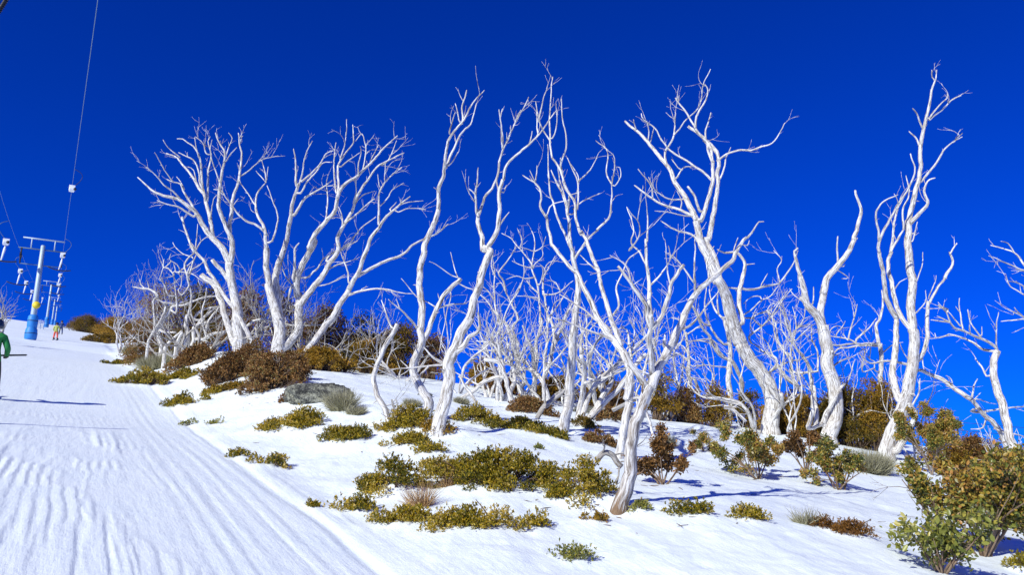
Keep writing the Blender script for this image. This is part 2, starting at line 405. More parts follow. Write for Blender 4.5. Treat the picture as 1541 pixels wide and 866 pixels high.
TREES_BB = []
def traced_tree(name, label, branches, Y=None, basepx=None, group=None, cat='dead tree', lean=0., seed=1, twig=1., mat=None, dv=.35):
    """branches: (w0, w1, 'path') ; first is the trunk. Depth of every branch wanders as it grows."""
    rs = np.random.default_rng(seed)
    mat = mat or M_WOOD
    P0 = parse(branches[0][2])
    bp = basepx or P0[0]
    if Y is None: Y = hit(*bp)[1]
    gx = at(bp[0], bp[1], Y)
    gz = groundz(gx[0], Y)
    root = empty(name, (gx[0], Y, gz), label, cat, group)
    nodes = []     # (px, py, depth, halfwidth px)
    for bi, (w0, w1, path) in enumerate(branches):
        trunk = bi == 0
        Q = parse(path)
        if trunk and bi == 0:
            d0 = Y
        else:
            A = np.array(nodes); dd = np.hypot(A[:, 0]-Q[0][0], A[:, 1]-Q[0][1])
            k = int(np.argmin(dd-A[:, 3]*.5))
            if path.startswith('!'): pass
            base_like = Q[0][1] > bp[1]-14 and abs(Q[0][0]-bp[0]) < 60 and dd[k] > A[k, 3]*1.2
            if base_like: d0 = Y+rs.normal(0, .12); trunk = True
            else:
                d0 = A[k, 2]
                if dd[k] > A[k, 3]*.6 and dd[k] < 45: Q = np.vstack([[A[k, 0], A[k, 1]], Q])
        px = catmull(Q, 5.)
        n = len(px); seg = np.concatenate([[0], np.cumsum(np.linalg.norm(np.diff(px, axis=0), axis=1))])
        t = seg/max(seg[-1], 1e-6)
        w = w1+(w0-w1)*(1-t)**.9
        jit = np.stack([fbm(seg*.045+bi*7.7, seg*0+seed, 3), fbm(seg*.045+bi*3.1+50, seg*0+seed, 3)], 1)*2*np.minimum(.35*w+.8, 3)[:, None]
        px = px+jit*np.minimum(1, t*6)[:, None]
        mpp = Y/F
        slope = (rs.uniform(-1, 1)*dv*1.6) if not trunk else rs.uniform(-.15, .15)
        dep = d0+slope*seg*mpp+.10*np.sin(seg*.03+bi)*t*seg[-1]*mpp*.4
        pts = np.array([at(a, b, q) for (a, b), q in zip(px, dep)])
        rad = np.where(w > 8, .39, .42)*w*dep/F
        if trunk:
            g0 = groundz(pts[0, 0], pts[0, 1])
            e = pts[0].copy(); 
            k = 4
            ext = [np.array([e[0], e[1], e[2]+(g0-.18-e[2])*(1-i/k)]) for i in range(k)] if e[2] > g0-.1 else [np.array([e[0], e[1], g0-.2])]
            pts = np.vstack([ext, pts]); rad = np.concatenate([[rad[0]*1.03]*len(ext), rad])
            hh = pts[:, 2]-g0
            rad = rad*(1+.15*np.exp(-np.maximum(hh, 0)/.12))
        mb = MB()
        wm = max(w0, w1)
        sides = 22 if wm > 18 else 16 if wm > 11 else 10 if wm > 6 else 7 if wm > 3 else 5
        fl = .075 if wm > 11 else .06 if wm > 5 else .03
        mb.tube(pts, rad, sides, fl, seed*31+bi, blunt=(w1 > 3.2))
        # short stubs and knots on thick wood
        L = seg[-1]*mpp
        off = len(pts)-n
        # dead twigs in the outer part
        if w1 < 3.2 and twig > 0:
            k = int(rs.poisson(twig*.62*(seg[-1]/26)))
            for _ in range(k):
                i = int(off+n*rs.uniform(.35, 1.0)); i = min(i, len(pts)-2)
                if rad[i] > .05: continue
                d = norm(pts[i+1]-pts[i])
                ln = (.08+.52*rs.random()**1.5)*min(1.9, .6+Y/22)
                grow(mb, pts[i], rotdir(d, math.radians(rs.uniform(20, 55)), rs), ln, max(.0038+.00016*Y, min(rad[i]*.6, .008+.00016*Y)), 1 if ln > .22 else 0, rs, .06, .17, .8, .003+.00012*Y)
        if w0 > 4:
            for _ in range(rs.poisson(seg[-1]/70)):
                i = int(off+n*rs.uniform(.25, .95)); i = min(i, len(pts)-2)
                d = norm(pts[i+1]-pts[i])
                dd2 = rotdir(d, math.radians(rs.uniform(35, 75)), rs)
                r0 = rad[i]*rs.uniform(.15, .3)
                a = pts[i]+dd2*rad[i]*.6; ln = rs.uniform(.05, .16)
                mb.tube([a, a+dd2*(rad[i]*.4+ln*.5), a+norm(dd2+rs.normal(0, .2, 3))*(rad[i]*.4+ln)], [r0, r0*.7, r0*.35], 5, 0, 1, blunt=True)
        mb.build('trunk' if trunk else 'branch', M_WOOD if (mat is M_WOODB and bi) else mat, root)
        for (a, b), q, ww in list(zip(px, dep, w))[::1]: nodes.append((a, b, q, ww/2))
    return root

def grown_tree(name, label, cx, by, hpx, Y=None, stems=4, spread=.5, lean=(0, 0), w=6, group=None, cat='dead tree', seed=1, lvl=3, up=.05, kink=.15, dens=1., mat=None, sink=0):
    """a smaller dead tree, grown procedurally"""
    rs = np.random.default_rng(seed)
    if Y is None: g = hit(cx, by); Y = g[1]
    p = at(cx, by, Y); gz = groundz(p[0], Y)
    root = empty(name, (p[0], Y, gz), label, cat, group)
    H = hpx*Y/F; r0 = w/2*Y/F
    top = p[2]+H                      # keep the top where the photo has it
    H = max(.5, top-gz)
    for k in range(stems):
        az = 2*math.pi*(k+rs.random()*.7)/stems
        sp = spread*rs.uniform(.5, 1.15)
        d = norm([math.cos(az)*sp+lean[0], math.sin(az)*sp*.8+lean[1], 1.])
        mb = MB()
        L = H*rs.uniform(.6, .84)/max(.55, d[2])
        grow(mb, np.array([p[0]+math.cos(az)*r0*.8, Y+math.sin(az)*r0*.8, gz-.12]), d, L, r0*rs.uniform(.65, 1.1), lvl, rs, up, kink, dens*.85, .0075)
        mb.build('trunk', mat or M_WOOD, root)
    return root
# ---------------------------------------------------------------- shrubs
def oriented(n, dirs, rs, V):
    """V (m,3) template with z = direction; rotate to dirs with random roll"""
    d = dirs/np.linalg.norm(dirs, axis=1, keepdims=True)
    a = rs.normal(size=(n, 3)); u = np.cross(d, a); u /= np.linalg.norm(u, axis=1, keepdims=True)
    w = np.cross(d, u)
    return u[:, None, :]*V[..., 0:1]+w[:, None, :]*V[..., 1:2]+d[:, None, :]*V[..., 2:3]

def leaves(name, centers, dirs, size, aspect, lc, mat, parent, rs, kind='diamond', droop=0.):
    n = len(centers)
    s = size*rs.uniform(.6, 1.3, n)
    if kind == 'diamond':
        T = np.array([[0, 0, 0], [-.5*aspect, .08, .5], [0, 0, 1.], [.5*aspect, .08, .5]])
        Fl = [[0, 1, 2, 3]]
    elif kind == 'oval':
        T = np.array([[0, 0, 0], [-.42*aspect, .07, .28], [-.45*aspect, .09, .66], [0, .0, 1.], [.45*aspect, .09, .66], [.42*aspect, .07, .28]])
        Fl = [[0, 1, 2, 3], [0, 3, 4, 5]]
    elif kind == 'blade':
        T = np.array([[-.5*aspect, 0, 0], [.5*aspect, 0, 0], [.3*aspect, .10, .55], [-.3*aspect, .10, .55]])
        T = np.vstack([T, [[.04*aspect, .34, 1.], [-.04*aspect, .34, 1.]]])
        Fl = [[0, 1, 2, 3], [3, 2, 4, 5]]
    V = np.repeat(T[None], n, 0)*s[:, None, None]
    dd = dirs+np.array([0, 0, -droop])
    V = oriented(n, dd, rs, V)+centers[:, None, :]
    return quads_mesh(name, V, len(T), Fl, np.clip(lc, 0, 1), mat, parent)

SHRUBS = []
def shrub(name, label, cx, cy, wpx, hpx, leaf='olive', kind='mound', Y=None, depth=.6, dens=1., lsize=None, group=None, cat='shrub', seed=None, clumps=None, gap=.0, stem=M_BROWNSTEM, bump=.3, clear=0.):
    SHRUBS.append(dict(name=name, label=label, cx=cx, cy=cy, w=wpx, h=hpx, leaf=leaf, kind=kind, Y=Y, depth=depth, dens=dens, lsize=lsize, group=group, cat=cat, seed=seed, clumps=clumps, gap=gap, stem=stem, bump=bump, clear=clear))

def place_shrubs():
    for i, s in enumerate(SHRUBS):
        if s['Y'] is None:
            g = hit(s['cx'], s['cy']); s['pos'] = g
        else:
            p = at(s['cx'], s['cy'], s['Y']); s['pos'] = np.array([p[0], p[1], groundz(p[0], p[1])])
            s['h'] = s['h']+max(0, (p[2]-s['pos'][2])*F/s['Y'])
        s['mpp'] = s['pos'][1]/F
        s['seed'] = s['seed'] or (98+i if s['kind'] == 'gum' else 100+i)
    for s in SHRUBS:
        if s['bump'] > 0 and s['kind'] in ('mound', 'sparse'):
            BUMPS.append((s['pos'][0], s['pos'][1], s['w']*s['mpp']*.42, min(.12, s['h']*s['mpp']*s['bump'])))

def build_shrub(s):
    rs = np.random.default_rng(s['seed'])
    P = s['pos']; m = s['mpp']; W = s['w']*m; H = s['h']*m*(1.25 if s['kind'] == 'dome' else .95 if s['kind'] != 'gum' else 1.0); W *= 1.15 if s['kind'] == 'mound' else 1.; Dp = W*s['depth']
    gz = groundz(P[0], P[1])
    root = empty(s['name'], (P[0], P[1], gz), s['label'], s['cat'], s['group'])
    rx, ry = W/2, Dp/2
    mat = LM[s['leaf']]
    k = s['kind']
    if k in ('mound', 'sparse', 'dome'):
        # sub-clumps
        area = rx*ry*math.pi
        cr = .13 if k == 'mound' else .11 if k == 'sparse' else max(.16, .17*H)
        cr = min(cr, rx*.55)
        nc = s['clumps'] or int(np.clip(area/(cr*cr*1.6)*(1.75 if k == 'mound' else .75 if k == 'sparse' else 3.6), 5, 190))
        C = []; stone = rs.normal(0, .07)
        for _ in range(nc):
            a = rs.random()*6.283; q = math.sqrt(rs.random())
            ex = 1+.24*math.sin(a*3+s['seed'])+.18*math.sin(a*5+s['seed']*2)+(rs.uniform(0, .35) if rs.random() < .2 and k != 'dome' else 0)
            x = P[0]+math.cos(a)*q*(rx-cr*.6)*ex; y = P[1]+math.sin(a)*q*max(ry-cr*.6, .03)*ex
            z0 = groundz(x, y)
            env = math.sqrt(max(.04, 1-q*q*.92))
            if k == 'dome':
                hh = H*env*rs.uniform(.72, 1.03)
                zc = z0+max(cr*.6, hh-cr*rs.uniform(.7, 1.0)) if rs.random() < .6 else z0+rs.uniform(.15, .85)*hh
            else:
                hh = H*env*rs.uniform(.3, 1.1); zc = z0+max(0, hh-cr*.8)
            r = cr*(rs.uniform(.5, 1.4) if k != 'dome' else rs.uniform(.4, 1.25))
            C.append((x, y, zc, r, z0, rs.normal(0, .13)+stone))
        ls = s['lsize'] or (.026 if k != 'dome' else .045)
        ls *= .5+.5*min(6., P[1]/9.)
        cen, drs, lcs = [], [], []
        smb = MB()
        for (x, y, zc, r, z0, tone) in C:
            ns = int(s['dens']*(r*r*4*math.pi*.62)/(ls*ls*(3.4 if k != 'dome' else 2.9)))+6
            v = rs.normal(size=(ns, 3)); v[:, 2] = np.abs(v[:, 2])*1.1-(.25 if k != 'dome' else .55)
            v /= np.linalg.norm(v, axis=1, keepdims=True)
            rad = r*(rs.random(ns)**.4)*(1+(.11 if k != 'dome' else .22)*rs.normal(size=ns))*(1+(.45 if k == 'dome' else .12)*(rs.random(ns) < .06))
            c = np.array([x, y, zc])+v*rad[:, None]*np.array([1, 1, .85])
            gzz = fastz(c[:, 0], c[:, 1]); ok = c[:, 2] > gzz-.01; c = c[ok]; v = v[ok]
            # sprigs of leaves
            nl = 7
            d0 = v*.6+np.array([0, 0, .75]) if k != 'dome' else v*.9+np.array([0, 0, .35])
            for j in range(nl):
                jj = rs.normal(0, .62, (len(c), 3))
                cen.append(c+jj*ls*.12+d0*(ls*.22*(j-2)*.5)); drs.append(d0+jj)
                lcs.append(np.clip(.47+tone+rs.normal(0, .26, len(c))+.03*(j-3), 0, 1))
            for _ in range(2 if k != 'dome' else 3):
                a = np.array([P[0]+(x-P[0])*rs.uniform(.3, .9), P[1]+(y-P[1])*rs.uniform(.3, .9), 0])
                a[2] = groundz(a[0], a[1])-.03
                b = np.array([x, y, zc])+rs.normal(0, r*.5, 3)
                mid = (a+b)/2+np.array([0, 0, .1*np.linalg.norm(b-a)])+rs.normal(0, .05*H, 3)
                smb.tube(catmull([a, mid, b], max(.05, H/6)), np.linspace(.007+.006*H, .0035, len(catmull([a, mid, b], max(.05, H/6)))), 4)
        cen = np.vstack(cen); drs = np.vstack(drs); lcs = np.concatenate(lcs)
        if len(cen) > 90000:
            q = rs.choice(len(cen), 90000, replace=False); cen, drs, lcs = cen[q], drs[q], lcs[q]
        leaves('foliage', cen, drs, ls, .5, lcs, mat, root, rs)
        smb.build('stems', s['stem'], root)
    elif k == 'gum':
        # stems carrying oval leaves
        tips = []; smb = MB()
        ns = s['clumps'] or 5
        for q in range(ns):
            az = 6.283*(q+rs.random()*.8)/ns; sp = rs.uniform(.2, 1.35)*W/(H*1.35+.01)
            d = norm([math.cos(az)*sp, math.sin(az)*sp*s['depth'], 1])
            L = min(H*rs.uniform(.55, .88)/max(.35, d[2]), W*.62+H*.3)
            grow(smb, np.array([P[0]+rs.normal(0, .03), P[1]+rs.normal(0, .03), gz-.05]), d, L, rs.uniform(.009, .016)*(1+H*.3), 3, rs, .05, .13, 1.25, .0022, (22, 55), None, tips, (.4, .7), .28)
        smb.build('stems', s['stem'], root)
        T = [(p, d) for p, d, l in tips if l <= 1 and p[2] > gz+H*.08]
        ls = s['lsize'] or .055
        c0 = np.array([t[0] for t in T]); d0 = np.array([t[1] for t in T])
        rep = max(1, int(s['dens']*9000*(H*W+.05)/len(T)/1.6/(ls/.055)**2)) if len(T) else 1
        c = np.repeat(c0, rep, 0); d = np.repeat(d0, rep, 0)
        n = len(c)
        tone = fbm(c[:, 0]*2.2+s['seed'], c[:, 2]*2.2+c[:, 1], 2)*.7
        c = c+rs.normal(0, ls*.8, (n, 3)); dd = d*.5+rs.normal(0, .7, (n, 3))
        hgt = fastz(c[:, 0], c[:, 1]); ok = c[:, 2] > np.maximum(hgt, gz+s['clear']*H+.10*H*rs.normal(size=n)*(s['clear'] > 0))
        ok &= np.hypot(c[:, 0]-P[0], c[:, 1]-P[1]) < .60*W
        leaves('foliage', c[ok], dd[ok], ls, .55, (.42+tone+rs.normal(0, .19, n))[ok], mat, root, rs, 'oval', .05)
    elif k == 'tuft':
        n = int(s['dens']*900*max(W, .15)/.35)
        a = rs.random(n)*6.283; q = np.sqrt(rs.random(n))
        x = P[0]+np.cos(a)*q*rx*.6; y = P[1]+np.sin(a)*q*ry*.6
        z = fastz(x, y)-.02
        d = np.stack([np.cos(a)*q*.75, np.sin(a)*q*.75, np.ones(n)], 1)+rs.normal(0, .33, (n, 3))+.35*np.stack([fbm(x*6, y*6, 2), fbm(x*6+9, y*6, 2), 0*x], 1)*2
        L = H*rs.uniform(.3, 1.15, n)
        c = np.stack([x, y, z], 1)
        T = np.array([[-.5, 0, 0], [.5, 0, 0], [.35, .09, .55], [-.35, .09, .55], [.06, .3, 1.], [-.06, .3, 1.]])
        V = np.repeat(T[None], n, 0); V[:, :, 0] *= max(.005, .0007*P[1]); V[:, :, 1:] *= L[:, None, None]
        V = oriented(n, d, rs, V)+c[:, None, :]
        quads_mesh('blades', V, 6, [[0, 1, 2, 3], [3, 2, 4, 5]], np.clip(rs.normal(.5, .22, n), 0, 1), mat, root)
    return root
def norm_rows(a): return a/np.maximum(np.linalg.norm(a, axis=1, keepdims=True), 1e-9)
# ---------------------------------------------------------------- the trees traced from the photograph
def build_trees():
    T = traced_tree
    T('dead_snow_gum', 'spreading dead white tree with a broken stub halfway up, furthest left of the big trees', [
      (25, 15, 'C4 652,612 645,480 640,380 625,280 608,200 600,150 C3 602,850'),
      (13, 1.8, 'C3 602,860 560,780 510,710 460,660 430,610 400,560 350,525 300,500 240,490 190,470 140,430 97,388'),
      (11, 2.0, 'C3 605,850 610,790 605,720 580,670 555,610 540,560 540,500 543,420 555,350 572,280 570,240 545,200 520,145'),
      (8, 1.8, 'C3 600,720 600,650 605,560 620,500 640,430 650,370 655,320 660,260 650,190 645,145'),
      (8, 2, 'C3 505,710 490,620 470,540 455,480 430,440 400,380 350,320 320,290 300,270 255,255'),
      (12, 5, 'C4 735,610 700,530 670,460 640,390'),
      (13, 10, 'C4 622,570 590,470 570,400 545,310 510,245 440,200'),
      (8, 3, 'C4 630,385 590,340 560,300 530,240 500,195 450,110 390,40 C3 410,790 370,700 340,600'),
      (10, 7, 'C4 600,235 575,190 545,150 500,112'),
      (3, 1.5, 'C3 330,275 280,240 250,210 235,182'),
      (5, 1.6, 'C3 465,530 460,470 440,420 435,370 410,310 380,280 320,250'),
      (5, 1.6, 'C3 475,510 478,420 480,360 490,310 495,260 480,190 490,165'),
      (5, 1.6, 'C3 455,470 450,380 445,330 430,270 400,220 370,200 345,180 315,178'),
      (3, 1.3, 'C3 435,290 415,230 405,170'), (3, 1.3, 'C3 470,260 450,200 410,165'),
      (5, 1.6, 'C3 405,560 380,510 350,460 330,420 290,410 255,395'),
      (3, 1.4, 'C3 290,410 250,360 225,310 195,260 188,250'),
      (4, 1.4, 'C3 330,505 290,460 240,425 200,380 165,350 143,332'),
      (5, 1.4, 'C3 400,600 350,570 310,545 250,530 205,510'),
      (2.5, 1.3, 'C3 572,280 590,220 610,170 590,145'), (2.5, 1.3, 'C3 575,300 600,260 635,225'),
      (3, 1.4, 'C3 543,420 520,350 500,290 495,230 505,180'),
      (2.5, 1.3, 'C3 653,200 660,170 668,160'), (3, 1.3, 'C3 655,380 700,355 740,315 775,290 820,275 860,268'),
      (3, 1.3, 'C3 490,620 500,560 510,500 530,480'), (3, 1.3, 'C3 600,600 620,540 645,505'),
      (3, 1.4, 'C3 350,450 330,410 310,385'), (2.5, 1.3, 'C3 425,440 400,350 370,330'),
    ], Y=28.0, seed=11, twig=2.0)
    T('dead_snow_gum', 'many-stemmed dead white tree fanning widely to the right, second from the left', [
      (24, 14, 'C4 858,612 868,500 850,400 830,320 810,240'),
      (13, 6, 'C4 815,260 800,150 795,50 C3 800,860 798,780 795,700'),
      (7, 1.6, 'C3 795,700 775,640 755,600 740,540 745,480 780,430 795,415'),
      (5, 1.5, 'C3 785,680 745,650 700,630 650,590 615,545 580,500 555,460 510,450'),
      (3, 1.4, 'C3 740,545 710,490 665,430 650,400'), (2.5, 1.3, 'C3 795,415 770,385 740,350'), (2.5, 1.3, 'C3 795,415 790,350 770,290'),
      (2, 1.2, 'C3 800,400 805,330'), (4, 1.5, 'C3 830,730 850,650 858,600 830,500 800,430'),
      (17, 9, 'C4 868,500 860,350 850,250 855,160 880,80 905,0'),
      (9, 5, 'C3 905,740 915,650 925,590 935,530 C5 235,470 250,425'),
      (5, 1.6, 'C5 245,440 235,370 232,300 222,230'), (3.5, 1.4, 'C5 250,430 270,370 275,300 300,240 325,190'),
      (4, 1.4, 'C5 265,410 300,380 350,330 400,260 440,240'), (4, 1.4, 'C5 260,470 290,420 340,360 380,310 430,300'),
      (6, 1.6, 'C5 225,590 275,510 330,470 380,440 430,400'),
      (20, 12, 'C4 860,605 930,550 970,470 970,380 965,300'),
      (13, 7, 'C4 965,310 960,220 1000,130 1040,50 1060,0 C5 300,770 350,680 400,620 440,570 460,500'),
      (7, 1.8, 'C5 460,500 475,450 520,410 580,370 640,310 700,240 740,200 785,160'),
      (5, 1.6, 'C5 465,480 465,400 470,310 500,260 540,210 550,180 548,100'), (3, 1.3, 'C5 475,290 500,220 510,150 513,70'),
      (3.5, 1.4, 'C5 575,380 570,320 590,250 585,220'), (3, 1.4, 'C5 600,340 610,280 612,210 595,150 560,190'),
      (3, 1.4, 'C5 480,330 530,290 585,250'), (4, 1.4, 'C5 455,470 440,350 445,270 455,195'), (2.5, 1.3, 'C5 640,300 670,240 685,210'),
      (13, 6, 'C6 165,300 190,280 240,210 310,130 350,60 385,0 C5 470,710 500,640'),
      (6, 1.7, 'C5 500,640 540,570 560,500 590,440 640,380 690,320 760,280 820,252'),
      (4, 1.5, 'C5 500,640 560,590 620,530 665,500'), (4, 1.5, 'C5 485,665 485,600 465,550'), (4, 1.4, 'C5 550,530 560,470 558,400'),
      (3, 1.4, 'C5 555,530 600,480 665,462'), (3, 1.3, 'C5 700,320 740,290 785,190'),
      (5, 1.5, 'C5 400,840 430,800 500,770 570,735'), (4, 1.4, 'C5 430,800 480,775 530,740 590,660 670,600'),
      (3.5, 1.4, 'C5 390,640 405,560 410,500 400,430 410,370'),
      (6, 2, 'E2 430,390 400,480 370,570 350,590'), (3, 1.6, 'E2 430,380 390,320 355,240 350,200'),
      (7, 2.5, 'E2 440,330 460,250 455,150 455,80 490,30'), (4, 1.5, 'E2 540,320 600,270 640,240 700,150 860,80 940,10'),
      (3.4, 1.4, 'E2 690,280 740,240 800,210 960,160'), (3, 1.4, 'E2 640,380 700,375 760,350 860,295'),
    ], Y=27.5, seed=12, twig=2.0)
    T('dead_snow_gum', 'dead white tree whose smooth trunk leans far to the right, third from the left', [
      (15, 10, 'C6 178,605 250,510 330,400 400,290 450,200'),
      (10, 5.5, 'C6 450,205 500,110 540,20 C5 640,720 690,655'),
      (6, 1.8, 'C5 690,660 730,600 790,540 855,490'), (5, 1.5, 'C5 685,640 690,560 685,480 710,430 740,390 810,330'),
      (2.5, 1.3, 'C5 690,430 680,370'), (2.5, 1.3, 'C5 720,410 720,350 720,300'), (3, 1.3, 'C5 695,540 740,490 755,460 820,415'),
      (3, 1.3, 'C5 745,560 780,520'), (7, 1.8, 'C6 500,130 560,90 640,50 740,10 C5 880,745 940,715 1000,690 1060,640'),
      (5, 1.3, 'C6 430,240 500,215 580,195 660,200 740,220 800,225'), (4, 1.6, 'C6 450,160 440,90 405,0'),
      (2.5, 1.2, 'C5 790,575 850,555 940,562'), (2.2, 1.2, 'C5 790,540 840,525 925,512'), (2.5, 1.2, 'C6 520,200 545,185'),
      (6, 2, 'C6 400,290 380,360 350,400'),
    ], Y=26.0, seed=13, twig=2.0)
    T('dead_snow_gum', 'tall white tree with a wavy trunk and one blunt side limb, left of the centre', [
      (20, 13, 'C8 287,730 302,660 270,600 240,540 245,470 270,400 268,330'),
      (13, 9, 'C8 268,340 272,250 265,150 270,50 280,0 C7 285,780 320,700 345,620'),
      (9, 4.5, 'C7 345,625 350,540 370,470 370,400 390,320'),
      (5, 1.8, 'C7 390,320 430,260 460,230 490,170 545,105'),
      (5, 1.8, 'C7 380,440 410,370 440,300 490,240 510,160'), (4, 2.4, 'C7 447,250 450,180 470,105'),
      (3, 1.6, 'C7 440,240 430,190 418,160'), (3.5, 1.4, 'C7 395,290 405,240 420,200'), (3, 1.5, 'C7 390,430 415,400 432,375'),
      (10, 9, 'C8 278,390 320,280 350,210 400,150 438,115'),
      (2.4, 1.2, 'C8 438,112 390,90 330,50 305,40'), (2.4, 1.2, 'C8 432,112 410,50 400,0'),
      (5, 1.5, 'C8 262,340 210,280 170,240 130,205'), (2.6, 1.3, 'C8 180,250 165,205'), (2.4, 1.1, 'C8 258,200 215,150 185,115'),
      (3, 1.4, 'C8 335,240 290,215 270,210'), (4, 1.5, 'C8 330,245 400,230 440,225 470,220'),
      (3, 1.4, 'C8 440,140 480,160 520,170'), (2.2, 1.2, 'C8 400,180 385,250 370,330 350,440'),
    ], seed=14, basepx=(640, 634))
    T('dead_sapling', 'short crooked grey-white dead stem bent like an elbow, among olive shrubs', [
      (11, 9, 'C8 132,745 115,680 80,610 65,530 95,450 140,360 162,312'),
      (4, 1.6, 'C8 140,325 120,270 97,210'), (3, 1.3, 'C8 165,650 145,640'),
    ], seed=15, basepx=(585, 640), twig=.4)
    T('dead_snow_gum', 'dead white tree forking high into two arms, standing right beside the wavy trunk', [
      (24, 17, 'C8 345,768 370,660 395,560 390,480 430,380 480,290'),
      (16, 15, 'C8 478,295 500,220 530,110 560,20 575,0 C7 545,790'),
      (11, 5.5, 'C7 540,800 530,720 510,640 510,620'), (5, 2, 'C7 512,640 505,560 483,535'), (4.5, 1.8, 'C7 507,580 510,520 518,440'),
      (11, 6.5, 'C7 555,800 600,720 610,640 608,570 630,490'), (6, 1.8, 'C7 628,495 640,440 680,390 740,340 780,300 820,240 860,190'),
      (6, 1.8, 'C7 525,640 550,570 595,490 615,400 625,360 650,310 680,250 705,200 740,135'),
      (4, 2, 'C7 608,570 600,480'), (4, 1.8, 'C7 625,360 620,290 610,190'), (3, 1.5, 'C7 615,230 625,185'),
      (3, 1.4, 'C7 740,340 752,280'), (3, 1.5, 'C7 780,300 775,240 770,160'), (3, 1.5, 'C7 780,240 800,150 818,95'),
      (4, 1.6, 'C7 612,690 640,650 655,635'), (3, 1.6, 'C7 628,550 640,520'), (3, 1.4, 'C7 680,240 690,215 705,190'),
      (12, 3, 'C8 410,450 450,410 475,370 520,350 523,300 518,262'),
      (6, 2.2, 'C8 375,490 330,460 280,415'), (4.5, 1.5, 'C8 372,492 300,495 200,505 110,510'), (3, 1.3, 'C8 215,505 180,470'), (4, 1.5, 'C8 300,500 250,545'),
    ], seed=16, basepx=(656, 652))
    T('bent_dead_stem', 'thin bent dead stem rising from the snow left of the multi-stemmed thicket tree', [
      (6, 4.5, 'E4 172,742 120,650 60,560 20,490 0,470'),
      (5, 4, 'E4 30,480 40,400 90,350 150,330'), (4, 1.6, 'E4 60,370 140,300 220,240 300,150 350,70 370,0'),
      (3, 1.4, 'E3 365,780 430,620 520,450'),
    ], seed=17, twig=1.2)
    T('leaning_dead_tree', 'low dead tree arching left over the snow, with a bare log-like limb reaching down', [
      (10, 7, 'E4 442,702 420,620 390,520 360,440 340,380 280,340 200,320'),
      (8, 6, 'E4 380,480 300,475 240,495 180,530 110,590 20,640'), (4, 2, 'E4 300,460 280,420 265,385'),
      (6, 1.5, 'E4 360,440 350,350 320,270 250,200 150,180'), (5, 1.4, 'E4 350,330 330,200 300,120 260,60'), (4, 1.4, 'E4 280,340 180,260 90,250'),
    ], seed=18, twig=2.2)
    T('multi_stemmed_dead_tree', 'dead tree with a swollen snaking base and close upright stems, in the middle thicket', [
      (13, 7, 'E4 535,650 505,560 545,520 500,450 490,380 470,300'),
      (8, 3.5, 'E4 470,310 440,180 400,90 370,20 E3 330,800 310,700'), (4, 1.4, 'E3 310,720 290,600 290,480 300,380 280,260'),
      (9, 6, 'E4 510,570 470,520 430,500 415,470'), (6, 2, 'E4 425,480 440,400 430,300 400,220 390,150'),
      (6, 1.6, 'E4 492,350 480,230 440,80 E3 480,760 430,640 380,530 350,470 310,480'), (4, 1.4, 'E3 385,530 370,450 330,390 380,310 440,230 470,170'),
      (3, 1.3, 'E3 430,630 490,520 530,400 520,260'), (3, 1.3, 'E3 290,600 230,520 180,480'), (4, 1.4, 'E3 320,740 240,620 180,560'),
      (3, 1.3, 'E3 300,420 270,330 280,230'), (4, 1.6, 'E4 520,420 560,300 600,250'),
    ], seed=19, twig=2.0)
    T('antler_branched_dead_tree', 'dead tree with fine antler-like twigs around its top, centre of the middle thicket', [
      (11, 8, 'E4 605,650 612,540 622,430 625,400'), (8, 3, 'E4 612,440 610,340 600,240 550,150 520,60'),
      (8, 3.5, 'E4 622,420 640,250 640,150 670,60 680,0 E3 660,800 660,640'),
      (4, 1.5, 'E3 660,650 650,530 610,400 600,320 620,200 620,100 590,20'), (3, 1.3, 'E3 610,330 540,240 470,160 430,100 350,60'),
      (2.2, 1.2, 'E3 500,180 510,100 480,20'), (2.4, 1.2, 'E3 620,210 560,190 500,170'), (2.4, 1.2, 'E3 622,210 680,170 710,90'),
      (3, 1.3, 'E3 612,345 520,330 440,290'), (3, 1.3, 'E3 625,420 540,430 470,410 390,440'), (3, 1.3, 'E3 645,590 550,575 480,570'),
      (3, 1.3, 'E3 660,480 690,380 740,300 820,290'), (2.5, 1.2, 'E3 690,400 680,330 640,330'), (2.5, 1.2, 'E3 620,320 690,250 680,180'),
      (3.4, 1.4, 'E3 655,560 600,500 550,440'), (3.4, 1.4, 'E4 640,160 700,100 740,20'),
    ], seed=20, twig=2.0)
    T('dead_snow_gum', 'dead tree whose straight grey trunk leans right, just left of the pale pole trunk', [
      (13, 9, 'E4 678,640 692,520 720,400 750,300'), (8, 3, 'E4 750,300 790,200 830,110 870,10 E3 880,730 920,640'),
      (7, 2.6, 'E4 755,280 780,160 750,0 E3 740,780 710,640 680,500'), (4, 1.4, 'E3 690,560 690,460 700,400 760,300 790,250'),
      (3.2, 1.3, 'E3 710,560 780,550 830,530 900,470 930,450'), (3.2, 1.3, 'E3 740,740 830,620 880,540'), (3, 1.3, 'E3 760,770 780,640 860,580'),
      (4, 1.4, 'E4 800,190 850,150 880,140'), (3, 1.3, 'E3 830,530 790,460 740,450'),
    ], seed=21, twig=2.0)
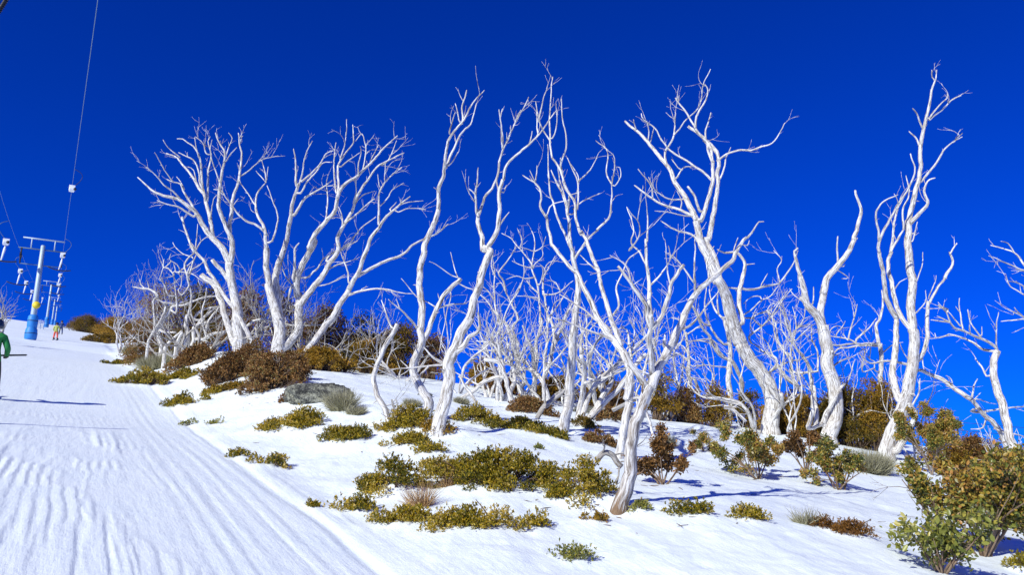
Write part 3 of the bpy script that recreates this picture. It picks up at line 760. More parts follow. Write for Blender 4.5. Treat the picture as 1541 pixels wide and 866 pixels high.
    T('dead_snow_gum', 'dead tree with one clean pale pole trunk rising to thin upright tops, near the middle', [
      (21, 14, 'D2 192,838 215,720 225,600 235,480 240,380 255,280'),
      (12, 7, 'D2 255,290 258,200 245,120 235,50 D1 285,760'), (7, 2, 'D1 285,770 270,650 268,600 225,500 200,450'),
      (5, 1.6, 'D1 280,780 225,650 200,560 190,440 185,340'), (5, 1.7, 'D1 270,640 275,560 255,500 240,400'), (4, 1.5, 'D1 240,440 265,340 250,230 245,140'),
      (6, 3, 'D1 300,840 350,760 400,710'), (5, 1.8, 'D1 400,712 450,660 465,580 465,515'), (3, 1.4, 'D1 465,515 440,460 445,370 395,325'),
      (2.6, 1.3, 'D1 465,510 475,400 440,355'), (2.6, 1.3, 'D1 475,520 505,480 500,440 480,435'), (3, 1.4, 'D1 300,640 305,580 320,490 265,390'),
      (3, 1.3, 'D1 320,500 370,450 400,395'), (3, 1.3, 'D1 295,620 350,580 410,552'), (2.6, 1.3, 'D1 285,560 330,545'), (3, 1.4, 'D1 270,600 240,500 230,430'),
    ], seed=22, basepx=(847, 652))
    T('dead_snow_gum', 'slimmer pale dead tree standing directly behind the gnarled brown-based one', [
      (17, 14, 'D7 432,345 455,230 475,130 478,20 D2 475,700 485,600 480,540'),
      (14, 8, 'D2 485,560 440,470 390,410 350,340 300,250 250,140'), (8, 5, 'D2 250,145 190,80 150,30 D1 207,780 190,700 180,650'),
      (5, 2, 'D1 182,660 150,610 155,560 135,510 75,472'), (3, 1.6, 'D1 135,515 140,430'), (3, 1.4, 'D1 130,500 108,450'), (3, 1.4, 'D1 185,640 210,600 280,580'),
      (11, 6, 'D2 445,470 400,340 370,230 350,140 310,50 290,0 D1 330,720'), (6, 3.4, 'D1 330,730 305,660 300,590 265,530 240,460 205,400'),
      (4, 1.6, 'D1 205,400 195,330 195,230 200,110 205,45'), (3, 1.5, 'D1 200,330 160,270 145,210 135,150'), (3, 1.4, 'D1 205,310 225,240 220,160'), (2.5, 1.3, 'D1 150,220 165,150 185,95'),
      (4, 1.5, 'D1 315,620 315,500 270,400'), (6, 2, 'D2 430,450 380,430 330,410 250,380 150,340'), (5, 1.6, 'D2 400,400 300,320 260,290 180,240'),
      (5, 1.7, 'D2 395,350 440,290 430,220 450,150 480,90 530,50'), (4, 1.5, 'D2 355,150 300,100 270,70'),
      (5, 4, 'D7 520,120 560,220 585,310'),
    ], seed=23, basepx=(934, 690))
    T('dead_snow_gum', 'gnarled forked dead tree with a brown split base, nearest of the trees, in the foreground', [
      (26, 19, 'D7 424,600 440,545 462,490 480,400 485,300 500,220 D2 545,700 570,640'),
      (20, 13, 'D2 575,650 600,580 640,500 680,430 720,330'), (14, 5, 'D2 715,340 770,240 830,180 924,100 D4 300,70 345,0 D3 590,770'),
      (4, 1.8, 'D3 590,775 610,750 640,705 660,705'), (3, 1.4, 'D3 560,800 590,805 600,785'), (3, 1.4, 'D3 530,830 550,775'),
      (14, 10, 'D2 560,650 520,590 490,540 460,490'), (8, 3, 'D2 640,470 640,430 640,415'),
      (13, 9, 'D2 580,580 572,500 575,380 575,330'), (10, 4.5, 'D2 575,390 545,280 500,210 430,120'),
      (9, 4, 'D2 575,350 572,230 565,130 555,0 D1 620,750'), (4, 1.8, 'D1 618,760 620,680 615,620'), (4, 1.6, 'D2 565,130 530,60 490,20 D1 560,700 530,615'),
      (9, 5, 'D2 588,385 640,300 660,200 680,160 720,110'), (4, 1.5, 'D2 575,200 620,150 660,90 650,30'), (3.6, 1.5, 'D2 660,200 650,160 640,60'),
      (5, 1.6, 'D2 770,240 765,140 770,0'), (4, 1.5, 'D2 765,190 700,100 650,60'), (5, 2, 'D2 690,400 760,370 820,290 870,230'),
      (4, 1.5, 'D2 830,180 820,110 850,30'), (4, 1.4, 'D2 500,215 470,120 400,70'), (3.4, 1.4, 'D1 540,800 580,740 580,680 530,615'),
    ], seed=24, basepx=(938, 770), dv=.4, mat=M_WOODB)
    T('dead_snow_gum', 'thickest dead tree, its heavy trunk curving left from the snow into a wide bare crown', [
      (34, 25, 'D4 456,812 470,720 440,620 380,540 330,450'),
      (25, 19, 'D4 332,455 290,340 260,240 225,170'), (18, 12, 'D4 232,190 180,60 150,0 D3 370,700'),
      (12, 4, 'D3 372,700 330,610 280,530 240,460 190,400 150,350 110,310 60,268'),
      (10, 6, 'D3 390,700 430,590 440,520 440,440'), (5, 2, 'D3 440,450 410,340 420,280 430,228'),
      (5, 1.8, 'D3 438,525 390,480 330,440 270,400 220,350 190,300 140,260 130,235'),
      (5, 2, 'D3 243,465 235,400 270,330 280,235'), (3, 1.6, 'D3 270,330 330,260 385,200 400,110 430,40'),
      (6, 2.4, 'D3 440,450 420,360 370,310 330,240 280,165'), (4.5, 2, 'D3 365,300 370,250 410,170 415,130 405,110'), (2.6, 1.6, 'D3 290,190 295,155'),
      (14, 9, 'D4 240,190 220,90 180,0 D3 430,780 440,700 455,600'), (9, 6, 'D3 453,610 465,480 455,400 400,350'), (7, 5, 'D3 455,405 400,340 335,295'),
      (4.5, 1.5, 'D3 460,440 510,405 560,392 600,395 650,375 700,360 740,310 755,275'), (4, 2.4, 'D3 470,520 490,460 500,420'), (2.4, 1.4, 'D3 500,425 518,380'),
      (6, 2.6, 'D3 360,685 290,650 230,630 180,605 150,585 100,548'), (3.4, 1.5, 'D3 180,605 175,550 140,500 115,475'), (3.4, 1.6, 'D3 315,605 260,610 220,590 180,550 160,510'),
      (3, 1.5, 'D3 300,650 305,620 285,570'), (3, 1.4, 'D3 340,680 260,665 190,660'), (5, 2, 'D3 385,800 340,760 280,740 215,700'),
      (4, 1.6, 'D3 290,510 310,470 350,465'), (3, 1.5, 'D3 310,480 290,470 260,430'), (3, 1.4, 'D3 160,360 165,310 155,265'), (2.6, 1.4, 'D3 170,360 185,290'), (2.8, 1.5, 'D3 110,310 97,260'),
      (5, 4, 'D3 385,660 370,610 330,550'), (9, 7, 'D4 335,360 325,290 330,230 345,150'), (7, 3, 'D4 345,155 350,100 320,68 270,60 235,45'),
      (5, 3.6, 'D4 340,215 420,210 500,192'), (3.6, 1.4, 'D4 500,192 530,150 560,100 580,50'), (2.6, 1.3, 'D4 500,190 490,130 510,90 475,50'), (3, 1.3, 'D4 420,205 450,150'),
      (4, 2, 'D4 300,215 270,205'), (3, 1.3, 'D4 355,110 390,105'),
    ], seed=25, basepx=(1156, 642), Y=24., dv=.4)
    T('dead_snow_gum', 'dead white tree with two thick bare broken-topped arms and split stubs at its foot', [
      (31, 22, 'D4 712,858 745,760 742,650 712,560 700,450 690,380'),
      (14, 13, 'D4 690,385 680,330 690,260 700,200'), (15, 8, 'D4 690,240 710,165 760,110 800,60 830,0 D5 130,780'),
      (8, 3.5, 'D5 128,785 150,700 158,640 135,570'), (4, 2.6, 'D4 752,110 753,50 D5 60,770'), (2.4, 1.4, 'D4 800,170 770,172'),
      (17, 9, 'D4 690,400 660,330 620,280 600,200 590,160'), (9, 3.5, 'D4 592,170 575,100 565,55 580,42'), (9, 5, 'D4 660,340 625,295 592,258'),
      (3, 1.8, 'D4 645,280 648,210'), (13, 4, 'D4 690,800 725,725 780,630'), (10, 5, 'D4 622,822 642,740 637,680'), (10, 4, 'D4 655,812 662,730 650,640'),
      (3, 1.3, 'E7 640,770 660,740 740,710'), (4, 1.5, 'E7 650,840 740,780 850,735'), (2.6, 1.2, 'D4 620,290 560,240 545,215'),
    ], seed=26, basepx=(1246, 668))
    T('dead_snow_gum', 'tallest dead tree, one straight leader reaching highest above two side stems, at the right', [
      (27, 18, 'D6 268,862 310,740 345,650 378,540 392,430 385,340'),
      (17, 12, 'D6 385,345 376,240 380,150 375,50 370,0 D5 368,700'), (11, 7, 'D5 368,705 400,560 415,470 420,370'),
      (7, 3, 'D5 420,375 440,280 455,220 470,130 485,90'), (3, 1.8, 'D5 485,92 470,75 470,45'), (2.6, 1.6, 'D5 485,90 488,45'),
      (4, 1.5, 'D5 455,255 500,200 535,165 533,148'), (4, 2, 'D5 458,262 520,210 560,170 595,157'), (4, 2, 'D5 430,298 405,240 385,213'), (3.6, 2, 'D5 415,378 400,340 370,313'),
      (5, 2.2, 'D5 422,530 480,460 520,400 560,360 600,318'), (2.6, 1.6, 'D5 560,360 600,335'),
      (8, 2, 'D5 375,710 420,660 450,630 435,570 450,530 483,515'),
      (14, 9, 'D6 325,640 302,560 300,500 318,380 315,280'), (10, 6, 'D6 318,290 275,200 260,100 240,0'), (6, 2.2, 'D5 240,800 280,710 330,620 370,550 395,480 375,410'),
      (5, 1.8, 'D5 240,790 225,680 240,640 270,610 320,588'), (3, 1.6, 'D5 368,560 355,505'),
      (9, 6, 'D6 382,340 340,290 300,180 280,60 300,0'), (6, 3, 'D5 290,840 320,780 345,740'), (5, 2, 'D5 290,830 300,750 310,680 350,590 370,560'), (4, 2, 'D5 345,740 345,660 365,600 370,560'),
      (3, 1.6, 'D5 385,790 405,705'), (3, 1.4, 'D6 378,200 425,60 430,0'), (14, 8, 'D6 320,862 372,760 392,700 372,660'), (4, 2, 'D6 378,685 410,620 418,550'),
      (9, 6, 'D6 395,480 435,430 452,350 455,220'), (5, 4, 'D6 455,225 490,170 530,110'), (6, 2.4, 'D6 525,115 558,50 545,0 D5 548,845 575,800'),
      (3, 1.4, 'D6 395,270 440,215 440,165'), (2.4, 1.2, 'D6 455,200 485,130 490,100'), (2.6, 1.2, 'D6 310,160 330,130 360,112'), (3, 1.4, 'D6 425,450 435,510'),
    ], seed=27, basepx=(1334, 694))
    T('dead_snow_gum', 'dead tree with its crown arm bent sharply left, near the right edge', [
      (17, 12, 'D6 828,862 790,740 770,650 740,560 732,490 752,425'),
      (6, 2, 'D6 748,415 690,380 620,350 560,320 530,260 500,230'), (6, 2.2, 'D6 745,432 690,420 640,390 590,370 540,355'), (3, 1.3, 'E8 285,525 180,550 165,510'),
      (3, 1.5, 'D6 605,342 590,240 590,200'), (3, 1.5, 'D6 685,375 640,310 625,250'), (3, 1.4, 'D6 750,410 748,320 757,260'), (4, 2.4, 'D6 708,540 690,510 660,465'),
      (4, 1.4, 'E8 300,410 210,400 130,385'), (3.2, 1.4, 'E8 300,400 190,350'), (3.4, 1.4, 'E8 290,310 270,280 200,270'), (3, 1.3, 'E8 285,285 220,250 195,215'),
      (3, 1.3, 'E8 400,440 300,310 '), (2.4, 1.2, 'E8 400,300 360,260'), (2.4, 1.2, 'E8 600,530 605,450'),
    ], seed=28, basepx=(1526, 690), Y=19.5)
    T('leaning_dead_tree', 'long dead trunk leaning low to the left across the sky behind the tallest tree', [
      (11, 8, 'D6 800,862 760,770 690,700 640,640'), (9, 6, 'D6 640,640 560,590 490,545 410,515'), (6, 2, 'D6 410,515 330,480 270,470 200,480 150,440'),
      (5, 2, 'D6 640,690 700,695 790,680 869,672'), (4, 1.6, 'D6 640,640 650,580 665,550'), (4, 1.4, 'D6 700,700 690,760 640,770'), (2.6, 1.3, 'D6 560,590 550,550 530,535'),
      (3, 1.3, 'D6 660,640 750,660'), (3, 1.4, 'D6 410,510 350,440 330,400'), (2.4, 1.2, 'D6 640,650 680,610 '), (3, 1.5, 'D6 740,770 830,790 869,800'),
    ], seed=29, basepx=(1520, 700), Y=21.5)
    T('dead_snow_gum', 'crooked pale twin-trunk tree with stubby arms, well left of the thick curved trunk', [
      (10, 8, 'E6 272,728 240,620 200,480 205,380'), (8, 4, 'E6 205,390 190,290 185,200 180,100 170,0'), (8, 5, 'E6 292,725 285,600 260,450 235,380'),
      (5, 2, 'E6 200,250 150,200 100,170 60,180'), (4, 1.6, 'E6 190,180 150,120 100,100'), (3, 1.3, 'E6 215,205 260,240 310,250'), (2.4, 1.2, 'E6 235,280 330,265'),
      (4, 1.4, 'E5 175,700 160,620 130,560 60,540'), (3.4, 1.3, 'E5 170,680 250,620 340,590'), (2.6, 1.2, 'E6 170,290 120,285'),
    ], seed=30, twig=1.5)
    T('dead_snow_gum', 'straight dead trunk with a low left limb, right behind the thick curved trunk', [
      (13, 10, 'E6 510,752 545,640 540,560 520,400 520,300'), (10, 6, 'E6 520,310 530,180 520,60 510,0 E5 510,640 495,560'),
      (7, 2.4, 'E6 490,210 410,130 370,40 330,0 E5 300,600 260,500 220,440'), (3.4, 1.5, 'E6 375,90 290,70 190,85'),
      (5, 1.6, 'E5 480,755 380,620 340,520 330,400 340,280'), (9, 7, 'E6 622,620 632,480 600,330 560,240 530,215'), (3, 1.5, 'E6 490,290 420,280 350,270 250,272'),
      (5, 1.5, 'E5 480,840 440,800 390,720 200,730'), (5, 1.6, 'E5 500,570 430,480 380,380 360,300'), (4, 1.4, 'E5 440,500 430,400 440,300'), (4, 1.4, 'E5 370,600 300,560 230,430 180,380'),
    ], seed=31, twig=2.2)
    T('dead_sapling', 'small twiggy dead sapling with antler tips, beside the pale straight trunk', [
      (4, 2.4, 'E6 500,720 490,570 440,500 410,430'), (2.6, 1.2, 'E6 412,430 370,400 310,340'), (3, 1.3, 'E6 485,560 500,500 520,420'), (2.6, 1.2, 'E6 420,440 400,380 430,340'), (2.4, 1.2, 'E6 330,500 280,460'),
    ], seed=32, twig=1.4, basepx=(1093, 634))
    T('dead_snow_gum', 'arching grey dead tree with fine crossing branches behind and right of the curved trunk', [
      (8, 5, 'D4 612,695 570,640 530,600 490,550'), (5, 2, 'E6 905,215 830,170 760,120 700,90'), (5.5, 3, 'E6 820,360 880,310 960,270 1000,250'),
      (4.5, 1.8, 'E6 1060,420 1030,300 1040,220 960,140 920,60 E5 920,700 890,560 860,500'), (3.4, 1.4, 'E5 1030,820 1020,600 990,530 960,420'), (3, 1.4, 'E6 900,220 830,80 760,20'),
      (4, 1.6, 'E5 690,690 780,620 850,550 930,450 970,380 1040,300'), (3.4, 1.4, 'E5 720,540 800,490 860,470 930,400'), (3.4, 1.3, 'E5 640,520 730,450 790,400 860,360 930,280'),
      (2.6, 1.2, 'E5 790,400 780,360 700,370 640,420'), (2.6, 1.2, 'E5 710,640 700,560 750,460'), (3, 1.3, 'E5 880,500 940,400 1000,310'), (3, 1.2, 'E5 860,560 840,460 900,400'),
    ], seed=33, twig=2.4, basepx=(1212, 642), Y=25.)
    T('dead_snow_gum', 'thin many-branched dead tree crowding the left side of the two-armed broken tree', [
      (8, 5, 'D4 650,800 645,680 625,560 600,510'), (5, 2, 'D4 600,510 570,470 540,400 520,330 500,290'), (4, 1.5, 'E7 500,866 440,750 380,680 330,600 300,480 260,360'),
      (5, 1.8, 'E7 350,866 300,730 210,600 170,420 130,370'), (3, 1.4, 'E7 330,640 370,520 360,420 340,340'), (3, 1.3, 'E7 370,520 430,440 440,340'), (3, 1.3, 'E7 340,560 420,490 480,480'),
      (3, 1.3, 'E7 370,610 430,550 490,500'), (4, 1.6, 'E7 540,866 540,700 500,600 500,480'), (3, 1.3, 'E7 340,780 420,760 520,720'), (3, 1.2, 'E7 320,620 250,500 240,330'),
    ], seed=34, twig=2.4, basepx=(1228, 648), Y=24.)
    T('dead_snow_gum', 'slender dead tree whose flat limbs reach left towards the tree with two broken arms', [
      (9, 7, 'D6 243,600 250,450 248,400'), (7, 2, 'E7 1040,650 1020,490 1060,430 1075,330 1065,200'), (5, 2.6, 'E7 1040,640 920,635 800,640 640,650'),
      (4.5, 2, 'E7 1030,655 900,650 780,670 700,690 650,760'), (3.6, 1.4, 'E7 900,655 800,600 640,570'), (4, 1.6, 'E7 860,600 900,570 960,510 1025,435'), (3.4, 1.8, 'E7 790,610 830,460 870,320'),
      (2.4, 1.2, 'E7 780,600 750,550'), (2.4, 1.2, 'E7 930,560 880,510'), (2.6, 1.3, 'E7 700,560 740,500 770,450'), (3, 1.4, 'E7 1010,860 1010,780 970,760 970,670'), (3, 1.4, 'E7 910,860 920,760 920,680 880,700'),
      (2.4, 1.2, 'E7 655,520 700,490 770,510'), (3, 1.3, 'D6 250,440 300,400 340,390'),
    ], seed=35, twig=2.4, basepx=(1324, 640), Y=25.5)
    # low tangle at the far left of the grove
    T('tangled_dead_tree', 'low leggy dead tree with splayed bent stems, left end of the tangled thicket', [
      (7, 5, 'E1 232,782 225,700 210,640 240,570 290,490 320,440'), (5, 3.6, 'E1 122,745 160,660 200,600 235,530 268,440'), (4, 2.5, 'E1 265,440 255,410 200,388'),
      (4, 2, 'E1 175,640 180,560 165,400 200,370'), (3.4, 2, 'E1 185,620 175,540 170,460'), (5, 2.6, 'E1 320,440 400,430 480,410 560,370 640,355 700,360'),
      (4, 2, 'E1 270,412 350,420 430,400 520,360 580,350'), (4, 1.5, 'E1 350,500 355,400 340,250 335,180'), (3, 1.4, 'E1 337,185 290,130 250,120 255,60'),
      (3, 1.5, 'E1 290,350 260,270 220,210 230,180 250,120'), (2.4, 1.2, 'E1 330,190 280,205 225,220'), (2.4, 1.2, 'E1 345,150 330,90'), (3, 1.3, 'E1 345,160 430,170 500,190 560,240'),
      (5, 2, 'E1 200,352 150,310 90,295 40,285 0,280'), (2.6, 1.2, 'E1 90,290 60,260 50,215'), (2.6, 1.2, 'E1 130,290 115,240'), (5, 3, 'E1 240,640 290,650 340,650'),
    ], seed=36, twig=2.0, Y=36.0)
    T('tangled_dead_tree', 'tangled dead tree with crossing curved stems, just left of the biggest left-hand trunk', [
      (10, 6, 'E1 402,782 430,720 440,660 430,600 450,520'), (6, 2.4, 'E1 450,520 470,440 480,350 460,260 450,180 470,120'), (4, 1.6, 'E1 455,200 480,110 520,0'),
      (7, 5, 'E1 352,790 370,700 400,650'), (6, 4, 'E1 262,780 330,700 400,640'), (8, 5, 'E1 482,762 500,700 500,620 560,590 640,560 720,520'),
      (6, 2.4, 'E1 590,702 575,600 570,480 590,380 600,290'), (7, 4, 'E1 650,782 590,720 530,690'), (6, 4, 'E1 600,702 680,660 750,640'), (6, 4, 'E1 590,660 640,540 700,450'),
      (6, 4, 'E1 520,640 560,560 620,500 680,440'), (5, 3, 'E1 500,540 560,480 620,460 710,450'), (3, 1.4, 'E1 460,270 400,350 370,310 390,290 400,220 380,180'),
      (2.6, 1.3, 'E1 470,150 540,110 580,80'), (4, 1.5, 'E1 460,240 420,100 C3 410,790 380,730 360,680 340,600'), (3, 1.3, 'C3 410,790 440,740 480,700'), (3, 1.3, 'C3 410,790 420,700 425,640'),
      (3, 1.3, 'E1 380,150 C3 400,830 340,800 300,760 290,740'), (2.4, 1.2, 'C3 310,860 270,830 280,800'), (2.4, 1.2, 'E1 250,130 C3 230,860 215,820'),
    ], seed=37, twig=2.4, Y=32.5)
    T('fallen_dead_limb', 'long pale dead limb lying level behind the fan-shaped tree, against brown scrub', [
      (5, 3.5, 'E2 50,720 120,670 200,660 380,690 480,705'), (4, 2, 'E2 480,705 600,700 720,690'), (3, 1.5, 'E2 200,660 270,570 300,540'), (3, 1.4, 'E2 590,690 650,640 700,600'),
    ], seed=38, twig=2., Y=29., basepx=(370, 495), cat='dead limb')
    T('off_frame_dead_tree', 'dead tree at the right edge with only bare white twig ends showing', [
      (16, 8, 'P 1618,700 1610,600 1600,520 1590,450'), (8, 3, 'P 1592,460 1570,420 1545,405'), (4, 1.5, 'P 1548,406 D5 830,840 780,820 725,808'), (2.6, 1.4, 'D5 825,838 800,800 770,790'),
      (5, 2, 'P 1596,470 1565,430 1545,408'), (3.5, 1.3, 'P 1545,408 D6 800,50 715,15'), (6, 2, 'P 1598,500 1560,460 1541,435'), (3, 1.3, 'D6 869,150 830,130 800,125'), (3.4, 1.4, 'P 1560,462 D6 869,185 810,150 795,125'),
      (7, 2, 'P 1605,560 1570,500 1542,482'), (3.4, 1.4, 'P 1545,482 D6 869,290 770,300'), (3.4, 1.4, 'P 1545,482 D6 869,280 840,260 825,240'),
    ], seed=39, twig=2., Y=12.5, basepx=(1618, 700))
    # grown ones that fill the thickets
    G = grown_tree
    n = 'thicket_dead_tree'; g = 'small bare dead trees filling the thickets'
    spec = []
    traced_tree('dead_snow_gum', 'lone bent dead trunk left of the frame whose long shadow crosses the run', [(13, 5, 'P -150,640 -140,560 -150,500 -128,430 -135,380')], seed=40, Y=11.5, basepx=(-150, 650), twig=0)
    spec = [
     ('bushy dead tree leaning right behind the leftmost big trunk', 375, 520, 150, 31., 5, .75, (.35, 0), 4),
     ('low bare dead tree in brown scrub, between the ski run and the tangled thicket', 185, 492, 58, 60., 6, .9, (-.2, 0), 2.6),
     ('pale tangled dead tree rising out of brown scrub at the left end of the grove', 250, 505, 105, 38., 6, .8, (0, 0), 4),
     ('low horizontal dead tree spreading through the scrub behind the fan-shaped tree', 440, 520, 85, 29., 6, 1.3, (.3, 0), 3),
     ('low bare dead tree in the scrub between the leaning trunk and the elbow-bent stem', 560, 535, 85, 28., 6, .8, (0, 0), 2.6),
     ('low sprawling dead tree in the scrub behind the leaning trunk', 520, 545, 60, 27., 6, 1.5, (-.3, 0), 2.8),
     ('thin dead tree behind the wavy trunk with twigs either side of it', 690, 590, 215, 24., 3, .35, (0, 0), 4),
     ('twiggy dead tree at the back left of the middle thicket', 735, 590, 175, 25., 5, .5, (.1, 0), 4),
     ('twiggy dead tree at the back centre of the middle thicket', 790, 595, 170, 25., 5, .5, (0, 0), 4),
     ('twiggy dead tree seen either side of the pale pole trunk', 850, 600, 140, 25., 5, .7, (.2, 0), 4),
     ('thick leaning dead tree whose stems sweep right from behind the pale pole trunk', 868, 628, 215, 18., 4, .28, (.62, 0), 11),
     ('twiggy dead tree behind the foreground fork, showing between its arms', 965, 612, 230, 24., 4, .42, (.1, 0), 5),
     ('slim dead tree with fine twigs in the gap right of the foreground fork', 1035, 622, 150, 25., 3, .45, (-.1, 0), 4),
     ('fine-branched dead tree behind the lower left of the thick curved trunk', 1085, 626, 190, 25., 3, .5, (0, 0), 4),
     ('fine-branched dead tree just right of the thick curved trunk', 1190, 630, 190, 23., 4, .55, (-.1, 0), 4),
     ('fine-branched dead tree between the two-armed tree and the tallest tree', 1295, 640, 100, 24., 4, .8, (.1, 0), 4),
     ('small dead tree behind the trunk of the tallest tree', 1370, 650, 150, 22., 3, .5, (.1, 0), 3.4),
     ('bright bare shrubby dead tree beyond the ski run at the left edge of the photo', 0, 500, 80, 50., 5, .3, (.0, 0), 3.2),
     ('sprawling dead tree with thick bent limbs low behind the tangled stems', 300, 522, 62, 31., 7, 1.6, (.1, 0), 6),
     ('sprawling dead tree whose limbs show between the leftmost big trunk and the fan-shaped tree', 392, 526, 66, 30., 7, 1.5, (.3, 0), 6),
     ('sprawling dead tree whose limbs show right of the fan-shaped tree', 462, 540, 62, 29., 7, 1.7, (.3, 0), 5),
     ('knotted low dead tree in front of the brown scrub at the left end', 278, 524, 60, 34., 6, .7, (.2, 0), 5),
     ('low dead limbs in the scrub left of the wavy trunk', 606, 552, 48, 27., 6, 1.8, (-.4, 0), 4),
     ('stout white dead tree in the middle thicket, behind its left side', 752, 592, 165, 24., 4, .4, (.0, 0), 8),
     ('stout white dead tree in the middle thicket, behind its right side', 822, 600, 175, 24., 4, .4, (.1, 0), 8),
     ('stout dead tree filling the gap left of the foreground fork', 905, 612, 180, 24., 4, .5, (.2, 0), 7),
     ('stout dead tree seen low between the foreground fork and the crooked twin trunk', 1008, 622, 150, 25., 4, .6, (0, 0), 6),
     ('stout dead tree behind the foot of the thick curved trunk', 1140, 634, 170, 24., 4, .6, (.1, 0), 7),
     ('stout dead tree just left of the slender flat-limbed tree', 1262, 642, 130, 24., 4, .6, (.2, 0), 6),
     ('small grey dead tree low on the far right skyline', 1490, 668, 60, 17., 4, .7, (0, 0), 3),
    ]
    for i, (lb, cx, by, hp, Y, st, sp, ln, w) in enumerate(spec):
        thick = w > 8
        G(n, lb, cx, by, hp, Y, st, sp, ln, w, g, 'dead tree', 300+i, 3 if w >= 4 and i not in (6, 7, 8, 12, 13) else 2, .075 if not thick else .04, .15, (.66 if 6 <= i <= 16 else .9) if not thick else .8, mat=M_WOOD2 if cx < 560 and i % 3 != 1 else None)
S = shrub
gh = 'low olive heath shrubs poking through the snow'
h = 'heath_shrub'
# big foreground patch
S(h, 'largest olive heath mound, back of the big patch left of the foreground tree', 745, 738, 190, 54, 'olive', group=gh, depth=.5)
S(h, 'gold-olive heath clump at the left shoulder of the big patch', 590, 742, 100, 38, 'olive', group=gh, depth=.7)
S(h, 'dense olive heath mound touching the base of the foreground tree', 878, 752, 88, 46, 'olive', group=gh, depth=.9)
S(h, 'flat olive heath clump at the lower left front of the big patch', 602, 790, 98, 26, 'olive', group=gh, depth=.5)
S(h, 'long olive heath clump along the front edge of the big patch', 712, 798, 140, 30, 'olive', group=gh, depth=.4)
S(h, 'small gold heath clump at the far left tip of the big patch', 540, 770, 64, 20, 'olive', group=gh, depth=.6)
S(h, 'small ragged heath clump in front of the largest mound, at its right', 803, 797, 70, 18, 'olive', kind='sparse', group=gh, depth=.5)
S(h, 'tiny rust-tipped heath sprig below the mound at the foreground tree', 893, 786, 44, 12, 'rust', group=gh, depth=.5)
S(h, 'heath clump bridging the left shoulder and the largest mound', 655, 722, 70, 26, 'olive', group=gh, depth=.6)
S('dry_grass', 'straw-coloured dry stems fanning out of the big heath patch', 634, 764, 46, 44, 'straw', 'tuft', cat='grass tuft', bump=0, dens=.4)
S('dry_grass', 'thin straw stems standing inside the largest heath mound', 672, 740, 36, 36, 'straw', 'tuft', cat='grass tuft', bump=0, dens=.2)
# band of clumps in mid picture
S(h, 'olive heath clump on open snow below the boulder', 445, 645, 88, 24, 'olive', group=gh, depth=.6)
S(h, 'right-hand neighbour of the clump below the boulder, darker green', 522, 664, 76, 20, 'olive', group=gh, depth=.6)
S(h, 'sparse green sprigs beside the groomed edge of the run', 408, 705, 72, 20, 'olive', kind='sparse', group=gh, depth=.6)
S(h, 'two-tuft green sprig left of the sparse one by the run', 360, 690, 38, 11, 'olive', kind='sparse', group=gh, depth=.6)
S(h, 'gold-olive clump around the feet of the elbow-bent stem and wavy trunk', 612, 648, 84, 28, 'olive', group=gh, depth=.7)
S(h, 'olive clump directly under the twin-armed trunk', 655, 652, 46, 18, 'rust', group=gh, depth=.7)
S(h, 'olive clump trailing downhill below the wavy trunk', 612, 672, 66, 15, 'olive', group=gh, depth=.6)
S(h, 'last small clump of the trail below the wavy trunk', 650, 682, 46, 12, 'olive', group=gh, depth=.6)
S(h, 'rounded dark olive clump left of the pale pole trunk', 724, 640, 60, 24, 'olive', group=gh, depth=.8)
S(h, 'wide olive clump just left of the base of the pale pole trunk', 788, 650, 88, 18, 'olive', group=gh, depth=.6)
S(h, 'brownish clump at the feet of the middle thicket', 797, 626, 66, 24, 'brown', group=gh, depth=.7)
S(h, 'olive clump wrapped round the base of the pale pole trunk', 828, 660, 44, 16, 'olive', group=gh, depth=.7)
S(h, 'tiny green sprig alone on the lowest snow in the middle', 865, 846, 60, 18, 'gumgreen', kind='sparse', group=gh, depth=.6, dens=.6)
S(h, 'tiny dark sprig on open snow left of the foreground tree', 811, 676, 16, 4, 'gumgreen', kind='sparse', group=gh, depth=.6, bump=0)
S(h, 'low green clump right of the foreground tree, nearer one', 1055, 777, 66, 16, 'olive', group=gh, depth=.5)
S(h, 'low green clump right of the foreground tree, farther from its trunk', 1118, 780, 70, 14, 'olive', group=gh, depth=.5)
S(h, 'small dark green sprig at the right foot of the foreground tree', 962, 770, 26, 20, 'gumgreen', group=gh, depth=.7)
S(h, 'reddish clump in the snow left of the slimmer tree behind', 903, 672, 50, 22, 'brown', group=gh, depth=.8)
S(h, 'rusty clump by the hollow uphill of the reddish clump', 918, 636, 46, 26, 'brown', group=gh, depth=.8)
S(h, 'dark green clump in the shade by the log', 880, 648, 40, 20, 'dark', group=gh, depth=.7)
S(h, 'gold-green clump beside the run, nearest to the long shadow', 278, 610, 54, 16, 'olive', group=gh, depth=.6)
S(h, 'small clump touching the right of the one nearest the long shadow', 318, 596, 32, 11, 'olive', group=gh, depth=.6)
S(h, 'thin grey-brown twigs in the snow below the long shadow', 286, 640, 46, 11, 'gumgreen', kind='sparse', group=gh, depth=.5, dens=.3, bump=0)
S(h, 'second scatter of thin twigs right of the first', 324, 638, 30, 8, 'gumgreen', kind='sparse', group=gh, depth=.5, dens=.3, bump=0)
S(h, 'bright olive clump at the run edge under the grey tussock', 216, 582, 66, 22, 'olive', group=gh, depth=.6)
S(h, 'flat olive clump right of the bright one', 268, 572, 66, 12, 'olive', group=gh, depth=.5)
S(h, 'thin olive strip at the edge of the run, uphill of the tussock', 206, 547, 58, 9, 'olive', group=gh, depth=.5)
S(h, 'small sprig at the very edge of the run low in the middle', 470, 764, 26, 8, 'olive', kind='sparse', group=gh, depth=.5)
S(h, 'brown-gold clump at the left foot of the boulder', 446, 606, 48, 18, 'orange', group=gh, depth=.6)
